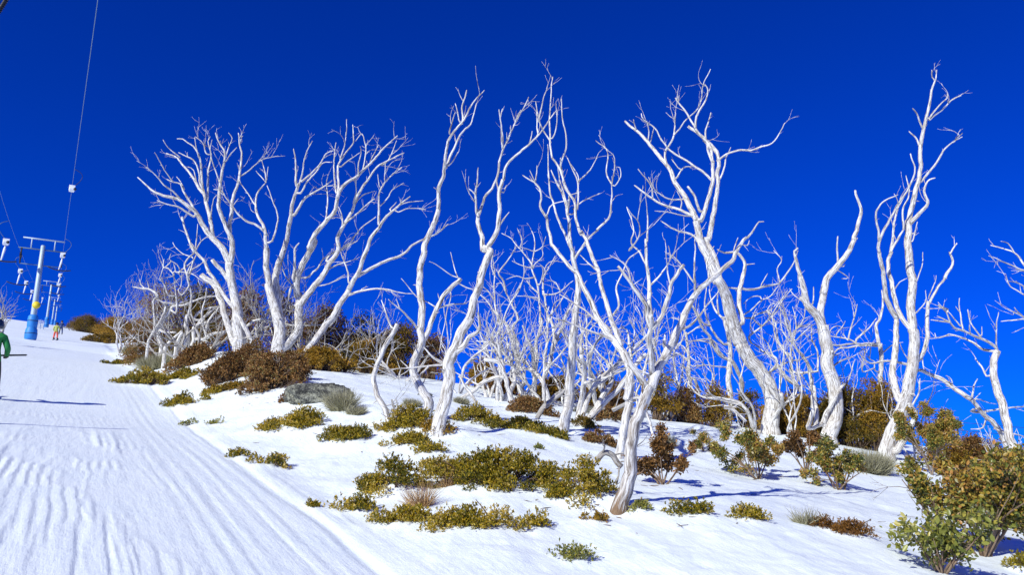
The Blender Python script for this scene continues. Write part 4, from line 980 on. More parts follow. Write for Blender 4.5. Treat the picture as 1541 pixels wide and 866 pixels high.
S(h, 'small olive clump at the foot of the brown scrub', 345, 588, 60, 12, 'rust', group=gh, depth=.5)
# tussocks
gt = 'pale grass tussocks'
t = 'grass_tussock'
S(t, 'pale green-grey tussock in front of the boulder', 514, 618, 44, 34, 'grey', 'tuft', group=gt, cat='grass tuft', bump=0, dens=1.1)
S(t, 'low spreading tussock right of the one before the boulder', 536, 624, 30, 16, 'grey', 'tuft', group=gt, cat='grass tuft', bump=0)
S(t, 'dry grey-green tussock at the run edge left of the grove', 236, 556, 58, 24, 'grey', 'tuft', group=gt, cat='grass tuft', bump=0)
S(t, 'small tussock farther up the edge of the run', 200, 533, 30, 14, 'grey', 'tuft', group=gt, cat='grass tuft', bump=0)
S(t, 'wispy grey tussock on open snow at lower right', 1212, 790, 40, 30, 'grey', 'tuft', group=gt, cat='grass tuft', bump=0, dens=.5)
S(t, 'broad pale tussock at the foot of the tallest tree', 1308, 712, 70, 34, 'grey', 'tuft', group=gt, cat='grass tuft', bump=0, dens=1.7)
S(t, 'grey tussock behind the foreground tree, on its right', 1001, 674, 30, 20, 'grey', 'tuft', group=gt, cat='grass tuft', bump=0, dens=1.4)
S(t, 'small grey tussock on snow between the wavy trunk and middle thicket', 694, 608, 28, 11, 'grey', 'tuft', group=gt, cat='grass tuft', bump=0)
S(t, 'grey tussock behind the elbow-bent stem', 620, 612, 34, 13, 'grey', 'tuft', group=gt, cat='grass tuft', bump=0)
S(h, 'orange-brown cushion right of the wispy tussock', 1276, 808, 66, 22, 'orange', group=gh, depth=.6, lsize=.02)
S(h, 'thin orange clump joining the wispy tussock and the cushion', 1240, 798, 38, 10, 'orange', group=gh, depth=.5, lsize=.02)
# brown scrub round the left trees
gb = 'dense brown scrub round the left-hand trees'
b = 'brown_scrub'
for cx, cy, w, hh, lb in [
 (345, 572, 90, 44, 'rust-brown bush in front of the leftmost big trunk'),
 (405, 585, 96, 58, 'brown bush between and before the two left-hand trunks'),
 (440, 572, 60, 44, 'brown bush at the right foot of the fan-shaped tree'),
 (290, 548, 66, 28, 'low brown bush under the tangled stems'),
 (372, 560, 70, 46, 'deep brown bush tight behind the first bush at the leftmost trunk')]:
    S(b, lb, cx, cy, w, hh*.86, 'brown', 'dome', group=gb, depth=.7, lsize=.03, dens=.85)
gc = 'rounded evergreen bushes along the skyline'
c = 'evergreen_bush'
for cx, cy, w, hh, Y, lf, lb in [
 (130, 501, 62, 24, None, 'dark', 'dark low bush on the skyline, first one right of the ski run'),
 (175, 508, 74, 28, None, 'rust', 'rusty low bush on the skyline, second from the ski run'),
 (215, 515, 60, 30, None, 'dark', 'dark bush where the skyline band meets the tangled trees'),
 (160, 517, 66, 12, None, 'rust', 'flat rust-green bush below the skyline band by the run'),
 (240, 512, 84, 66, 40., 'brown', 'tall brown bush behind the left end of the tangle'),
 (300, 520, 100, 78, 37., 'dark', 'dark tall bush seen through the tangled stems'),
 (368, 516, 84, 92, 33., 'brown', 'tallest dark brown bush behind the leftmost big trunk'),
 (430, 524, 80, 82, 31., 'brown', 'brown bush behind the fan-shaped tree'),
 (488, 536, 80, 70, 30., 'brown', 'brown bush showing right of the fan-shaped tree'),
 (545, 546, 74, 62, 30., 'dark', 'dark bush in the skyline gap beyond the leaning trunk'),
 (600, 556, 80, 66, 30., 'dark', 'dark bush behind the elbow-bent stem'),
 (645, 562, 62, 56, 29., 'brown', 'brown bush just left of the twin-armed trunk'),
 (480, 558, 90, 30, 26., 'rust', 'olive-rust bush at the foot of the leaning trunk'),
 (560, 552, 76, 34, 28., 'rust', 'golden low bush on the snow crest behind the boulder'),
 (728, 582, 56, 34, 28., 'rust', 'golden round bush under the arching limb on the crest'),
 (756, 586, 50, 18, 27., 'orange', 'flat orange bush beside the golden round one'),
 (838, 600, 70, 30, 27., 'rust', 'bush low behind the pale pole trunk'),
 (915, 612, 76, 42, 25., 'rust', 'round golden bush on the crest right of the pale pole trunk'),
 (930, 622, 50, 30, 21., 'brown', 'reddish bush just in front of the round golden crest bush'),
 (992, 618, 56, 58, 24., 'rust', 'upright bush behind the foreground fork'),
 (1035, 625, 66, 36, 25., 'brown', 'brown bush left of the crooked twin-trunk tree'),
 (1078, 628, 52, 46, 25., 'rust', 'bush right of the crooked twin-trunk tree'),
 (1128, 634, 48, 38, 26., 'dark', 'dark bush tucked left of the thick curved trunk'),
 (1192, 642, 72, 44, 25.5, 'dark', 'dark bush right of the thick curved trunk'),
 (1285, 656, 96, 78, 23.5, 'dark', 'big dark bush right of the two-armed tree'),
 (1328, 662, 88, 80, 23.2, 'rust', 'big rust-gold bush left of the tallest trunk'),
 (1215, 648, 80, 54, 24.2, 'rust', 'bush behind the foot of the two-armed tree'),
 (1255, 654, 56, 50, 24.8, 'rust', 'gold-brown bush filling the gap behind the two-armed tree'),
 (1172, 644, 60, 40, 25.2, 'rust', 'gold-brown bush directly behind the foot of the thick curved trunk'),
 (1418, 676, 66, 44, 20., 'rust', 'low rusty bush on the skyline right of the tallest tree'),
 (1474, 690, 90, 26, 20., 'brown', 'flat brown bush on the far right skyline'),
 ]:
    S(c, lb, cx, cy, w, hh, lf, 'dome', Y=Y, group=gc, depth=.7, lsize=.024, dens=1.15)
# young snow gums with visible leaves
gg = 'young leafy snow gums'
y = 'snow_gum_shrub'
S(y, 'leafy gum bush with large oval leaves on a bare stem, biggest, bottom right', 1482, 838, 168, 150, 'gum', 'gum', group=gg, depth=.8, clumps=11, lsize=.055, cat='young gum', dens=1.5, clear=.27)
S(y, 'low green gum spreading over the snow left of the biggest gum bush', 1416, 862, 136, 92, 'gumgreen', 'gum', group=gg, depth=.7, clumps=11, lsize=.062, cat='young gum', dens=.55, clear=.08)
S(y, 'gum bush cut by the right edge, behind the biggest one', 1540, 800, 120, 130, 'gum', 'gum', group=gg, depth=.7, clumps=10, lsize=.055, cat='young gum', dens=1.4, clear=.2)
S(y, 'rusty gum bush below the thick curved trunk', 1142, 722, 110, 92, 'gum', 'gum', clear=.2, group=gg, depth=.8, clumps=7, lsize=.042, cat='young gum')
S(y, 'narrow reddish gum bush below the two-armed tree', 1216, 714, 58, 84, 'brown', 'gum', clear=.2, group=gg, depth=.9, clumps=4, lsize=.04, cat='young gum')
S(y, 'straggly low gum on the snow left of the broad tussock', 1265, 738, 90, 74, 'gum', 'gum', group=gg, depth=.8, clumps=6, lsize=.042, cat='young gum', dens=.8)
S(y, 'red-leaved gum bush on thin stems right of the foreground trunk', 1002, 730, 76, 78, 'brown', 'gum', clear=.25, group=gg, depth=.8, clumps=6, lsize=.04, cat='young gum', dens=1.3)
S(y, 'thin-trunked leafy gum right of the tallest tree', 1402, 715, 80, 128, 'gum', 'gum', group=gg, depth=.8, clumps=4, lsize=.045, cat='young gum', dens=.9, stem=M_BARK)
S(y, 'pale-leaved small gum on snow left of the rusty one', 1062, 680, 60, 26, 'gum', 'gum', group=gg, depth=.8, clumps=5, lsize=.035, cat='young gum', dens=.6)
S('yellow_leaved_shrub', 'bright yellow-green shrub in the bottom right corner', 1534, 862, 42, 36, 'yellow', 'mound', depth=.7, lsize=.03)

# ---------------------------------------------------------------- ground
def build_ground():
    global GRID
    az, r = _AZ, _R
    n = len(az); m = len(r)
    A, R = np.meshgrid(az, r)
    X = R*np.sin(A); Y = R*np.cos(A); Z = height(X, Y); GRID = Z
    me = bpy.data.meshes.new('snow_slope')
    V = np.stack([X, Y, Z], -1).reshape(-1, 3)
    i = np.arange(m-1)[:, None]; j = np.arange(n)[None]
    q = np.stack([i*n+j, i*n+(j+1) % n, (i+1)*n+(j+1) % n, (i+1)*n+j], -1).reshape(-1, 4)[:, ::-1]
    me.vertices.add(len(V)); me.vertices.foreach_set('co', V.ravel())
    me.loops.add(q.size); me.loops.foreach_set('vertex_index', q.ravel().astype(np.int32))
    me.polygons.add(len(q)); me.polygons.foreach_set('loop_start', np.arange(len(q), dtype=np.int32)*4)
    me.polygons.foreach_set('use_smooth', [True]*len(q))
    me.update(calc_edges=True); me.validate()
    me.materials.append(M_SNOW)
    o = bpy.data.objects.new('snow_ground', me); col.objects.link(o)
    tag(o, 'white snow slope with a rutted ski run down its left side', kind='structure')

# ---------------------------------------------------------------- rocks and logs
def rock_mat():
    m, nt, b = newmat('lichen_granite')
    g = nt.nodes.new('ShaderNodeNewGeometry')
    n = noise(nt, 5, 6, g.outputs['Position'], .7); n2 = noise(nt, 28, 5, g.outputs['Position'], .7)
    r = ramp(nt, [(.42, (.02, .02, .018)), (.48, (.07, .07, .06)), (.53, (.17, .17, .13)), (.58, (.36, .36, .28))])
    ad = nt.nodes.new('ShaderNodeMath'); ad.operation = 'MULTIPLY_ADD'; ad.inputs[1].default_value = .5
    h2 = nt.nodes.new('ShaderNodeMath'); h2.operation = 'MULTIPLY'; h2.inputs[1].default_value = .5
    nt.links.new(n2.outputs['Fac'], h2.inputs[0]); nt.links.new(n.outputs['Fac'], ad.inputs[0]); nt.links.new(h2.outputs[0], ad.inputs[2])
    nt.links.new(ad.outputs[0], r.inputs['Fac']); nt.links.new(r.outputs['Color'], b.inputs['Base Color']); b.inputs['Roughness'].default_value = .9
    bp = nt.nodes.new('ShaderNodeBump'); bp.inputs['Strength'].default_value = 1; bp.inputs['Distance'].default_value = .05
    nt.links.new(ad.outputs[0], bp.inputs['Height']); nt.links.new(bp.outputs['Normal'], b.inputs['Normal'])
    return m
M_ROCK = rock_mat()
def boulder(label, cx, cy, wpx, hpx, dep, seed, skew=0.):
    g = hit(cx, cy); m = g[1]/F; rx, ry, rz = wpx*m/2, wpx*m/2*dep, hpx*m
    nu, nv = 72, 36; mb = MB(); V = []
    for i in range(nv+1):
        ph = math.pi*i/nv
        for j in range(nu):
            t = 2*math.pi*j/nu
            d = np.array([math.sin(ph)*math.cos(t), math.sin(ph)*math.sin(t), math.cos(ph)])
            d2 = np.sign(d)*np.abs(d)**.8
            k = 1+.22*float(fbm(np.array(d[0]*1.6+seed+d[2]), np.array(d[1]*1.6+seed*2-d[2]), 3))*2-.22*abs(float(fbm(np.array(d[0]*2.6+seed*3), np.array(d[2]*3.1+d[1]*1.3), 2)))+.10*float(fbm(np.array(d[0]*7+seed), np.array(d[1]*7+d[2]*6), 3))*2
            V.append([g[0]+d2[0]*rx*k+skew*d2[2]*rx, g[1]+d2[1]*ry*k, g[2]+d2[2]*rz*k])
    f = [[i*nu+j, (i+1)*nu+j, (i+1)*nu+(j+1) % nu, i*nu+(j+1) % nu] for i in range(nv) for j in range(nu)]
    mb.add(V, f)
    o = mb.build('boulder', M_ROCK, None, True, origin=g); tag(o, label, 'boulder')
def log(name, label, path, w0, w1, Y=None, lift=.0, seed=5, mat=None):
    px = catmull(parse(path), 5.); rs = np.random.default_rng(seed)
    pts = []
    for a, b in px:
        if Y is None: q = hit(a, b+w0*.5); pts.append([q[0], q[1], q[2]+lift])
        else: pts.append(at(a, b, Y))
    pts = np.array(pts); r = np.linspace(w0, w1, len(pts))/2*pts[:, 1]/F
    if Y is None: pts[:, 2] += r*.7
    if Y is None:
        k = np.ones(5)/5
        for c_ in range(3):
            e = np.pad(pts[:, c_], 2, mode='edge'); pts[:, c_] = np.convolve(e, k, 'valid')
    mb = MB(); mb.tube(pts, r, 12, .1, seed, blunt=True)
    for _ in range(5):
        i = int(rs.uniform(.15, .9)*len(pts)); i = min(i, len(pts)-2)
        grow(mb, pts[i], rotdir(norm(pts[i+1]-pts[i]), .9, rs), rs.uniform(.2, .6), r[i]*.35, 1, rs)
    o = mb.build(name, mat or M_WOOD2, None, True, origin=pts[0]); tag(o, label, 'fallen log')

# ---------------------------------------------------------------- lift
M_STEEL = simple('galvanised_steel', (.42, .52, .58), .5, .2, .1)
M_DULL = simple('dull_green_steel', (.10, .16, .18), .5, .2, .2)
M_WHITE = simple('white_painted_box', (.82, .84, .86), .45, 0, .03)
M_BLUEPAD = simple('blue_safety_padding', (.02, .22, .62), .55, 0, .12, 3., .3)
M_DARK = simple('dark_steel', (.03, .03, .035), .5, .4, .2)
M_YEL = simple('yellow_sign', (.80, .62, .03), .5, 0, .05)
M_BLACK = simple('black_rubber', (.012, .012, .014), .5, 0, .2)
M_GREYROPE = simple('steel_cable', (.14, .24, .34), .45, .5, .1)
LD = norm([-.5065, .863, .150])           # uphill along the lift
LP = norm([LD[1], -LD[0], 0])             # to the right across it
PY = [(-.618*64, 64.), (-.600*150, 150.), (-.593*244, 244.), (-.589*290, 290.)]
def pylon(i, x, y, H, label):
    z = groundz(x, y)
    root = empty('lift_pylon', (x, y, z), label, 'lift pylon', 'pylons of the T-bar lift')
    B = np.array([x, y, z]); U = np.array([0, 0, 1.])
    m = MB(); m.lathe(B, [(.27, -.5), (.25, 0), (.21, H*.5), (.17, H), (.12, H+.04)], 16); m.build('post', M_STEEL, root)
    m = MB()
    # padding: two stacked wrapped cushions with bulges
    m.lathe(B, [(.38, -.05), (.45, .10), (.47, .45), (.43, .85), (.36, .98), (.38, 1.06), (.40, 1.5), (.38, 1.9), (.28, 2.05)], 18)
    m.build('padding', M_BLUEPAD, root)
    m = MB()
    for zz in (.5, 1.55): m.lathe(B+U*zz, [(.465-.06*(zz > 1), -.03), (.48-.06*(zz > 1), 0), (.465-.06*(zz > 1), .03)], 18)
    m.build('strap', M_DARK, root)
    if i == 0:
        m = MB(); c_ = B+U*2.9+LP*.10-LD*.26
        R = np.stack([LP, np.cross(norm(-LD*[1, 1, 0]), LP), norm(-LD*[1, 1, 0])], 1)
        m.lathe(c_, [(.30, -.02), (.30, .02)], 20, R); m.build('round_sign', M_YEL, root)
    def bar(a, b_, r, mt, nm):
        mm = MB(); mm.tube([a, (a+b_)/2, b_], r, 6); mm.build(nm, mt, root)
    w = 1.75
    bar(B+U*(H-.35)-LP*w, B+U*(H-.35)+LP*w, .045, M_DULL, 'crossarm')
    bar(B+U*(H-1.7)-LP*w*.85, B+U*(H-1.7)+LP*w*.85, .035, M_DULL, 'crossarm')
    bar(B+U*(H+.55)-LP*1.5, B+U*(H+.55)+LP*1.5, .06, M_STEEL, 'lifting_frame')
    for s_ in (-.85, .85): bar(B+U*(H-.35)+LP*s_, B+U*(H+.55)+LP*s_, .05, M_STEEL, 'frame_post')
    for s_ in (-1, 1):
        # sheave train
        mm = MB(); c0 = B+U*(H-1.0)+LP*s_*1.5
        for k in (-.9, -.3, .3, .9):
            cc = c0+LD*k; ax = LP
            R = np.stack([LD, np.cross(ax, LD), ax], 1)
            mm.lathe(cc, [(.22, -.05), (.18, -.02), (.18, .02), (.22, .05)], 14, R)
        mm.tube([c0-LD*1.1, c0, c0+LD*1.1], .05, 6)
        mm.tube([c0+U*.65, c0, c0-U*.65], .06, 6)
        mm.build('sheave_train', M_DARK, root)
    return B+U*(H-.78)
def bez(a, b, c_, n=12):
    t = np.linspace(0, 1, n)[:, None]; return (1-t)**2*np.asarray(a)+2*t*(1-t)*np.asarray(b)+t*t*np.asarray(c_)
def tow(p, label, side, bar=True, g='T-bar tow units hanging from the lift cable', sc=1.):
    root = empty('t_bar_tow', p, label, 'T-bar', g)
    U = np.array([0, 0, 1.]); p = np.asarray(p)
    m = MB()
    m.tube(bez(p, p+LP*side*.95*sc-U*.25*sc, p+LP*side*.05-U*1.15*sc, 14), .016*sc, 6); m.build('hanger_arm', M_DULL if bar else M_DARK, root)
    c_ = p-U*1.35*sc
    m = MB(); R = np.stack([LP, LD*[1, 1, 0]/np.linalg.norm(LD[:2]), U], 1)
    m.lathe(c_, [(.16*sc, -.15*sc), (.20*sc, -.13*sc), (.20*sc, .13*sc), (.16*sc, .15*sc)], 14, np.stack([U, LD, LP], 1))
    m.box(c_+U*.05, (.34*sc, .28*sc, .30*sc), R); m.build('spring_box', M_WHITE, root, smooth=False)
    m = MB(); m.tube([c_+LP*.1-LD*.19*sc, c_+LP*.1-LD*.22*sc], .09*sc, 10); m.build('badge', M_DARK, root)
    if bar:
        m = MB(); m.tube([c_-U*.15, c_-U*.45-LP*.02, c_-U*1.15*sc-LP*.12], [.025, .075*sc, .04*sc], 7); m.build('handle', M_WHITE, root)
        e = c_-U*1.15*sc-LP*.12
        m = MB(); m.tube(bez(e-LP*.78*sc+U*.14, e-U*.16, e+LP*.78*sc+U*.02, 12), .042*sc, 7); m.build('crossbar', M_DARK, root)

def build_lift():
    tops = []
    for i, (x, y) in enumerate(PY):
        H = (8.0, 8.6, 8.4, 7.5)[i]
        lb = ['nearest tall grey lift pylon with blue padding and a round yellow sign', 'second lift pylon up the hill with blue padding', 'third and smaller lift pylon far up the hill', 'farthest tiny lift pylon near the skyline'][i]
        tops.append(pylon(i, x, y, H, lb))
    cables = []
    for s_, nm, Q in ((1, 'right-hand steel lift cable rising overhead to the top of the photo', at(147, 0, 14.)), (-1, 'left-hand steel lift cable, faint against the sky', at(0, 270, 36.5))):
        P = [t_+LP*s_*1.5 for t_ in tops]
        d = norm(Q-P[0]); L0 = np.linalg.norm(Q-P[0])
        pts = [P[0]+d*(L0+24)]
        for k in range(1, 9): pts.append(P[0]+d*(L0+24)*(1-k/8)-np.array([0, 0, .45*math.sin(math.pi*k/8)]))
        for a, b in zip(P[:-1], P[1:]):
            for k in range(1, 7): pts.append(a+(b-a)*k/6-np.array([0, 0, 1.0*math.sin(math.pi*k/6)]))
        m = MB(); m.tube(pts, .0075, 6)
        o = m.build('lift_cable', M_GREYROPE, None, True, origin=pts[0]); tag(o, nm, 'cable', 'lift cables'); cables.append(np.array(pts))
    def along(ci, px):
        C = cables[ci]; best = None
        for a, b in zip(C[:-1], C[1:]):
            for t_ in np.linspace(0, 1, 60):
                q = a+(b-a)*t_
                if q[1] < 3: continue
                den = q[1]*CT+q[2]*ST; sx = 770.5+F*q[0]/den
                yield q, sx, 433-F*(q[2]*CT-q[1]*ST)/den
    def find(ci, px=None, py=None, ymin=3, ymax=400):
        best = None
        for q, sx, sy in along(ci, px):
            if not (ymin < q[1] < ymax): continue
            e = abs(sx-px) if px is not None else abs(sy-py)
            if best is None or e < best[0]: best = (e, q, sx, sy)
        return best[1]
    q = find(0, py=255, ymax=63); tow(q, 'lone spring box with a curved hanger arm high on the right-hand cable', 1, bar=False, sc=np.clip(q[1]*.021, .3, 1.1))
    for py, ymn, lb in ((352, 50, 'T-bar hanging at the right end of the nearest pylon'), (391, 70, 'first T-bar beyond the nearest pylon on the right-hand cable'), (414, 80, 'second T-bar beyond the nearest pylon on the right-hand cable'), (435, 100, 'third and smallest T-bar down the right-hand cable')):
        q = find(0, py=py, ymin=ymn); tow(q, lb, 1, sc=.85)
    for py, a, b, lb in ((333, 5, 63, 'largest T-bar, dark crossbar hanging left of the nearest pylon'), (378, 66, 200, 'T-bar just below left of the nearest pylon head'), (405, 80, 250, 'second T-bar beyond the pylon on the left-hand cable'), (424, 95, 280, 'third T-bar beyond the pylon on the left-hand cable'), (440, 120, 290, 'farthest tiny T-bar on the left-hand cable')):
        q = find(1, py=py, ymin=a, ymax=b); tow(q, lb, -1)
    # near rope at the top left corner
    a, b = at(-60, 110, 6.), at(75, -105, 6.6)
    n = 160; t_ = np.linspace(0, 1, n)
    m = MB()
    for ph in (0, 2.09, 4.19):
        c_ = a+(b-a)*t_[:, None]; th = t_*2*math.pi*26+ph
        e1 = norm(np.cross(b-a, [0, 1, 0])); e2 = norm(np.cross(b-a, e1))
        m.tube(c_+.011*(np.cos(th)[:, None]*e1+np.sin(th)[:, None]*e2), .0095, 6)
    o = m.build('tow_rope', M_BLACK, None, True, origin=a); tag(o, 'thick black twisted rope crossing the top left corner', 'rope')
    # netting fence between the pylons
    p0 = at(54, 500, 118.); p1 = at(65, 499, 122.)
    x0, y0 = p0[0], 118.; x1, y1 = p1[0], 122.; root = empty('safety_net', (x0, y0, groundz(x0, y0)), 'white and blue safety netting strung beside the second pylon', 'safety net')
    m = MB(); 
    for k in range(3):
        t2 = k/2; x = x0+(x1-x0)*t2; yy = y0+(y1-y0)*t2; z = groundz(x, yy)
        mm = MB(); mm.tube([[x, yy, z-.2], [x, yy, z+.7], [x, yy, z+1.5]], .05, 6); mm.build('post', M_BLUEPAD, root)
    for k in range(-6, 10):
        for sg in (1, -1):
            a0, a1 = k/9, k/9+.35*sg
            qs = []
            for tt, zz in ((a0, .1), (a1, 1.35)):
                tt = min(1, max(0, tt)); x = x0+(x1-x0)*tt; yy = y0+(y1-y0)*tt; qs.append([x, yy, groundz(x, yy)+zz])
            if abs(qs[0][0]-qs[1][0]) > .05: m.tube(qs, .022, 4)
    m.build('mesh', M_WHITE, root)
    # distant wires at the right edge
    for k, (ya, yb, lb) in enumerate(((636, 644, 'upper thin dark wire crossing behind the trees at the right edge'), (648, 657, 'lower thin dark wire crossing behind the trees at the right edge'))):
        a = at(1440, ya, 30.); b = at(1640, yb+5, 31.); m = MB(); m.tube([a, (a+b)/2-np.array([0, 0, .05]), b], .009, 5)
        o = m.build('wire', M_DARK, None, True, origin=a); tag(o, lb, 'wire', 'wires at the right edge')
    for px, lb in ((1440, 'thin dark fence post hidden in brush where the wires end'), (1640, 'thin dark fence post past the right edge holding the wires')):
        a = at(px, 640, 30.); z = groundz(a[0], a[1]); m = MB(); m.tube([[a[0], a[1], min(z, a[2])-.3], [a[0], a[1], a[2]], [a[0], a[1], a[2]+.1]], .03, 6)
        o = m.build('fence_post', M_DARK, None, True, origin=a); tag(o, lb, 'fence post')

# ---------------------------------------------------------------- people
def skinned(name, V, E, R, mats, matfn, parent, sub=2):
    me = bpy.data.meshes.new(name+'_cage'); org = np.array(parent.location)
    me.from_pydata([list(np.array(v)-org) for v in V], E, [])
    o = bpy.data.objects.new(name+'_cage', me); col.objects.link(o)
    sm = o.modifiers.new('s', 'SKIN'); sm.use_smooth_shade = True
    for i, r in enumerate(R):
        d = me.skin_vertices[0].data[i]; d.radius = (r, r) if np.isscalar(r) else r; d.use_root = (i == 0)
    ss = o.modifiers.new('u', 'SUBSURF'); ss.levels = sub; ss.render_levels = sub
    dg = bpy.context.evaluated_depsgraph_get(); dg.update()
    m2 = bpy.data.meshes.new_from_object(o.evaluated_get(dg), depsgraph=dg); m2.name = name
    bpy.data.objects.remove(o); bpy.data.meshes.remove(me)
    m2.materials.clear()
    for m in mats: m2.materials.append(m)
    for p in m2.polygons: p.material_index = matfn(np.array(p.center)+org); p.use_smooth = True
    ob = bpy.data.objects.new(name, m2); col.objects.link(ob); ob.parent = parent
    return ob
M_SKIN = simple('skin', (.55, .34, .25), .55, 0, .05)
def skier(label, x, y, face, jacket, pants, helm, pole_h=False, sc=1.):
    z = groundz(x, y)
    root = empty('person', (x, y, z), label, 'person')
    f_ = norm([face[0], face[1], 0]); r_ = np.array([f_[1], -f_[0], 0]); U = np.array([0, 0, 1.])
    B = np.array([x, y, z])
    gz = lambda a, b: groundz(*(B+r_*a*sc+f_*b*sc)[:2])-z
    def P(a, b, c_): return B+(r_*a+f_*b+U*c_)*sc
    fl = gz(-.17, .05)+.10; fr = gz(.17, -.05)+.10
    V = [P(0, 0, .95), P(0, .02, 1.12), P(0, .05, 1.34), P(0, .06, 1.47), P(0, .08, 1.56), P(0, .09, 1.66), P(0, .09, 1.74),
         P(-.10, 0, .88), P(-.15, .07, .5), P(-.17, 0, fl+.12), P(-.17, .14, fl),
         P(.10, 0, .88), P(.15, .07, .5), P(.17, -.05, fr+.12), P(.17, .09, fr),
         P(-.19, .05, 1.42), P(-.27, .02, 1.16), P(-.24, .24, 1.03),
         P(.19, .05, 1.42), P(.29, .0, 1.16), P(.27, .22, 1.02)]
    E = [(0, 1), (1, 2), (2, 3), (3, 4), (4, 5), (5, 6), (0, 7), (7, 8), (8, 9), (9, 10), (0, 11), (11, 12), (12, 13), (13, 14), (3, 15), (15, 16), (16, 17), (3, 18), (18, 19), (19, 20)]
    R = [.16, .155, .17, .12, .065, .10, .085, .11, .085, .075, .055, .11, .085, .075, .055, .085, .07, .055, .085, .07, .055]
    R = [k*sc for k in R]
    def mf(c_):
        hgt = (c_[2]-z)/sc
        if hgt > 1.53: return 2
        if hgt < .22: return 3
        return 0 if hgt > .84 else 1
    skinned('body', V, E, R, [jacket, pants, M_SKIN, M_BLACK], mf, root)
    def tubechild(nm, pts, rad, mt, sides=8):
        m = MB(); m.tube(pts, rad, sides); m.build(nm, mt, root)
    m = MB(); m.lathe(P(0, .085, 1.70), [(.145*sc, -.06), (.15*sc, .0), (.13*sc, .09), (.08*sc, .145), (.02, .16)], 18)
    m.build('helmet', helm, root)
    m = MB(); m.box(P(0, .21, 1.68), (.17*sc, .05*sc, .075*sc), np.stack([r_, f_, U], 1)); m.build('goggles', M_BLACK, root)
    # gloved hands with fingers
    for s_, w in ((-1, P(-.24, .24, 1.03)), (1, P(.27, .22, 1.02))):
        m = MB()
        m.tube([w-f_*.03*sc, w+f_*.05*sc, w+f_*.10*sc], [.038*sc, .05*sc, .042*sc], 8)
        for k in range(4):
            a = w+f_*.09*sc+U*(.03-.022*k)*sc
            m.tube([a, a+f_*.045*sc-r_*s_*.01, a+f_*.05*sc-r_*s_*.045*sc, a+f_*.02*sc-r_*s_*.06*sc], [.014*sc, .014*sc, .013*sc, .011*sc], 6)
        m.tube([w+f_*.03*sc+U*.03*sc, w+f_*.06*sc+U*.055*sc-r_*s_*.02, w+f_*.09*sc+U*.05*sc-r_*s_*.04], [.016*sc, .015*sc, .012*sc], 6)
        m.build('glove', M_BLACK, root)
    # skis
    sk = empty('skis', B, 'pair of dark skis worn by the person in '+('navy' if 'navy' in label else 'yellow and red' if 'yellow' in label else 'the green jacket'), 'skis')
    for s_, zz, o_ in ((-1, fl, .05), (1, fr, -.05)):
        pts = []
        for t_ in np.linspace(-.75, .95, 9):
            q = P(s_*.17, t_+o_, 0); q[2] = groundz(q[0], q[1])+.02+.10*max(0, (t_-.7)/.25)**2
            pts.append(q)
        m = MB(); P_ = np.array(pts)
        L_ = P_-r_*.045*sc; R_ = P_+r_*.045*sc; n = len(P_)
        vv = np.vstack([L_, R_, L_+U*.02, R_+U*.02]); ff = []
        for i in range(n-1):
            ff += [[i, i+1, n+i+1, n+i], [2*n+i, 3*n+i, 3*n+i+1, 2*n+i+1], [i, 2*n+i, 2*n+i+1, i+1], [n+i, n+i+1, 3*n+i+1, 3*n+i]]
        ff += [[0, n, 3*n, 2*n], [n-1, 3*n-1, 4*n-1, 2*n-1]]
        m.add(vv, ff); m.build('ski', M_DARK, sk, smooth=False)
    return P

def build_people():
    jg = simple('green_jacket', (.01, .20, .04), .7, 0, .2, 14, .3); jb = simple('black_cloth', (.02, .02, .025), .7, 0, .2)
    hn = simple('navy_helmet', (.012, .03, .07), .35, 0, .1); jy = simple('yellow_jacket', (.42, .46, .10), .7, 0, .1); pr = simple('red_pants', (.75, .10, .06), .7, 0, .1)
    jn = simple('navy_jacket', (.02, .05, .16), .7, 0, .1)
    up = (-.5065, .863)
    q = hit(4, 604); y = q[1]; x = at(-22, 604, y)[0]; k = 122*y/F/1.86; print('skier Y', y, 'scale', k)
    P = skier('person in a green jacket and dark helmet cut off by the left edge', x, y, up, jg, jb, hn, sc=float(np.clip(k, .9, 1.1)))
    m = MB(); a = P(.10, .30, 1.03); b_ = P(.66, .22, 1.07)
    m.tube([a, (a+b_)/2, b_], [.022, .02, .018], 8)
    o = m.build('ski_pole', M_BLACK, None, True, origin=a); tag(o, 'black ski pole held level, pointing right from the person in green', 'ski pole')
    p = hit(83, 511); y = 70.; x = at(83, 511, y)[0]
    skier('small distant person in a yellow top and red pants skiing up the run', x, y, (-.4, .9), jy, pr, jb, sc=.86)
    y = 100.; x = at(91, 503, y)[0]
    skier('tiny distant person in navy clothes just beyond the red-trousered skier', x, y, (-.5, .85), jn, jn, jb)

# ---------------------------------------------------------------- assemble
place_shrubs()
for q_ in [(640, 634), (585, 640), (656, 652), (847, 652), (934, 690), (938, 770), (1334, 694), (1246, 668), (765, 612), (785, 602)]:
    g_ = hit(*q_); BUMPS.append((g_[0], g_[1]-.05, .26, -.07)); BUMPS.append((g_[0]+.1, g_[1]+.25, .5, .05))
build_ground()
for s in SHRUBS: build_shrub(s)
build_trees()
boulder('grey lichen-spotted granite boulder on the snow at the foot of the brown scrub', 482, 600, 108, 21, .7, 3.3, -.1)
boulder('small dark rock half buried by the log in the middle distance', 884, 622, 44, 10, .6, 8.1)
boulder('tiny dark rock in the snow behind the wavy trunk', 640, 596, 22, 5, .7, 5.4)
log('fallen_log', 'grey twisted dead log with a curled end lying left of the foreground trunk', 'D7 335,375 365,345 400,355 420,385 440,405', 9, 8, Y=9.4, seed=3)
log('fallen_log', 'dark grey log leaning on the snow at the foot of the pale pole trunk', 'E4 640,815 700,710 790,650 860,590', 7, 5, Y=15.6, seed=4)
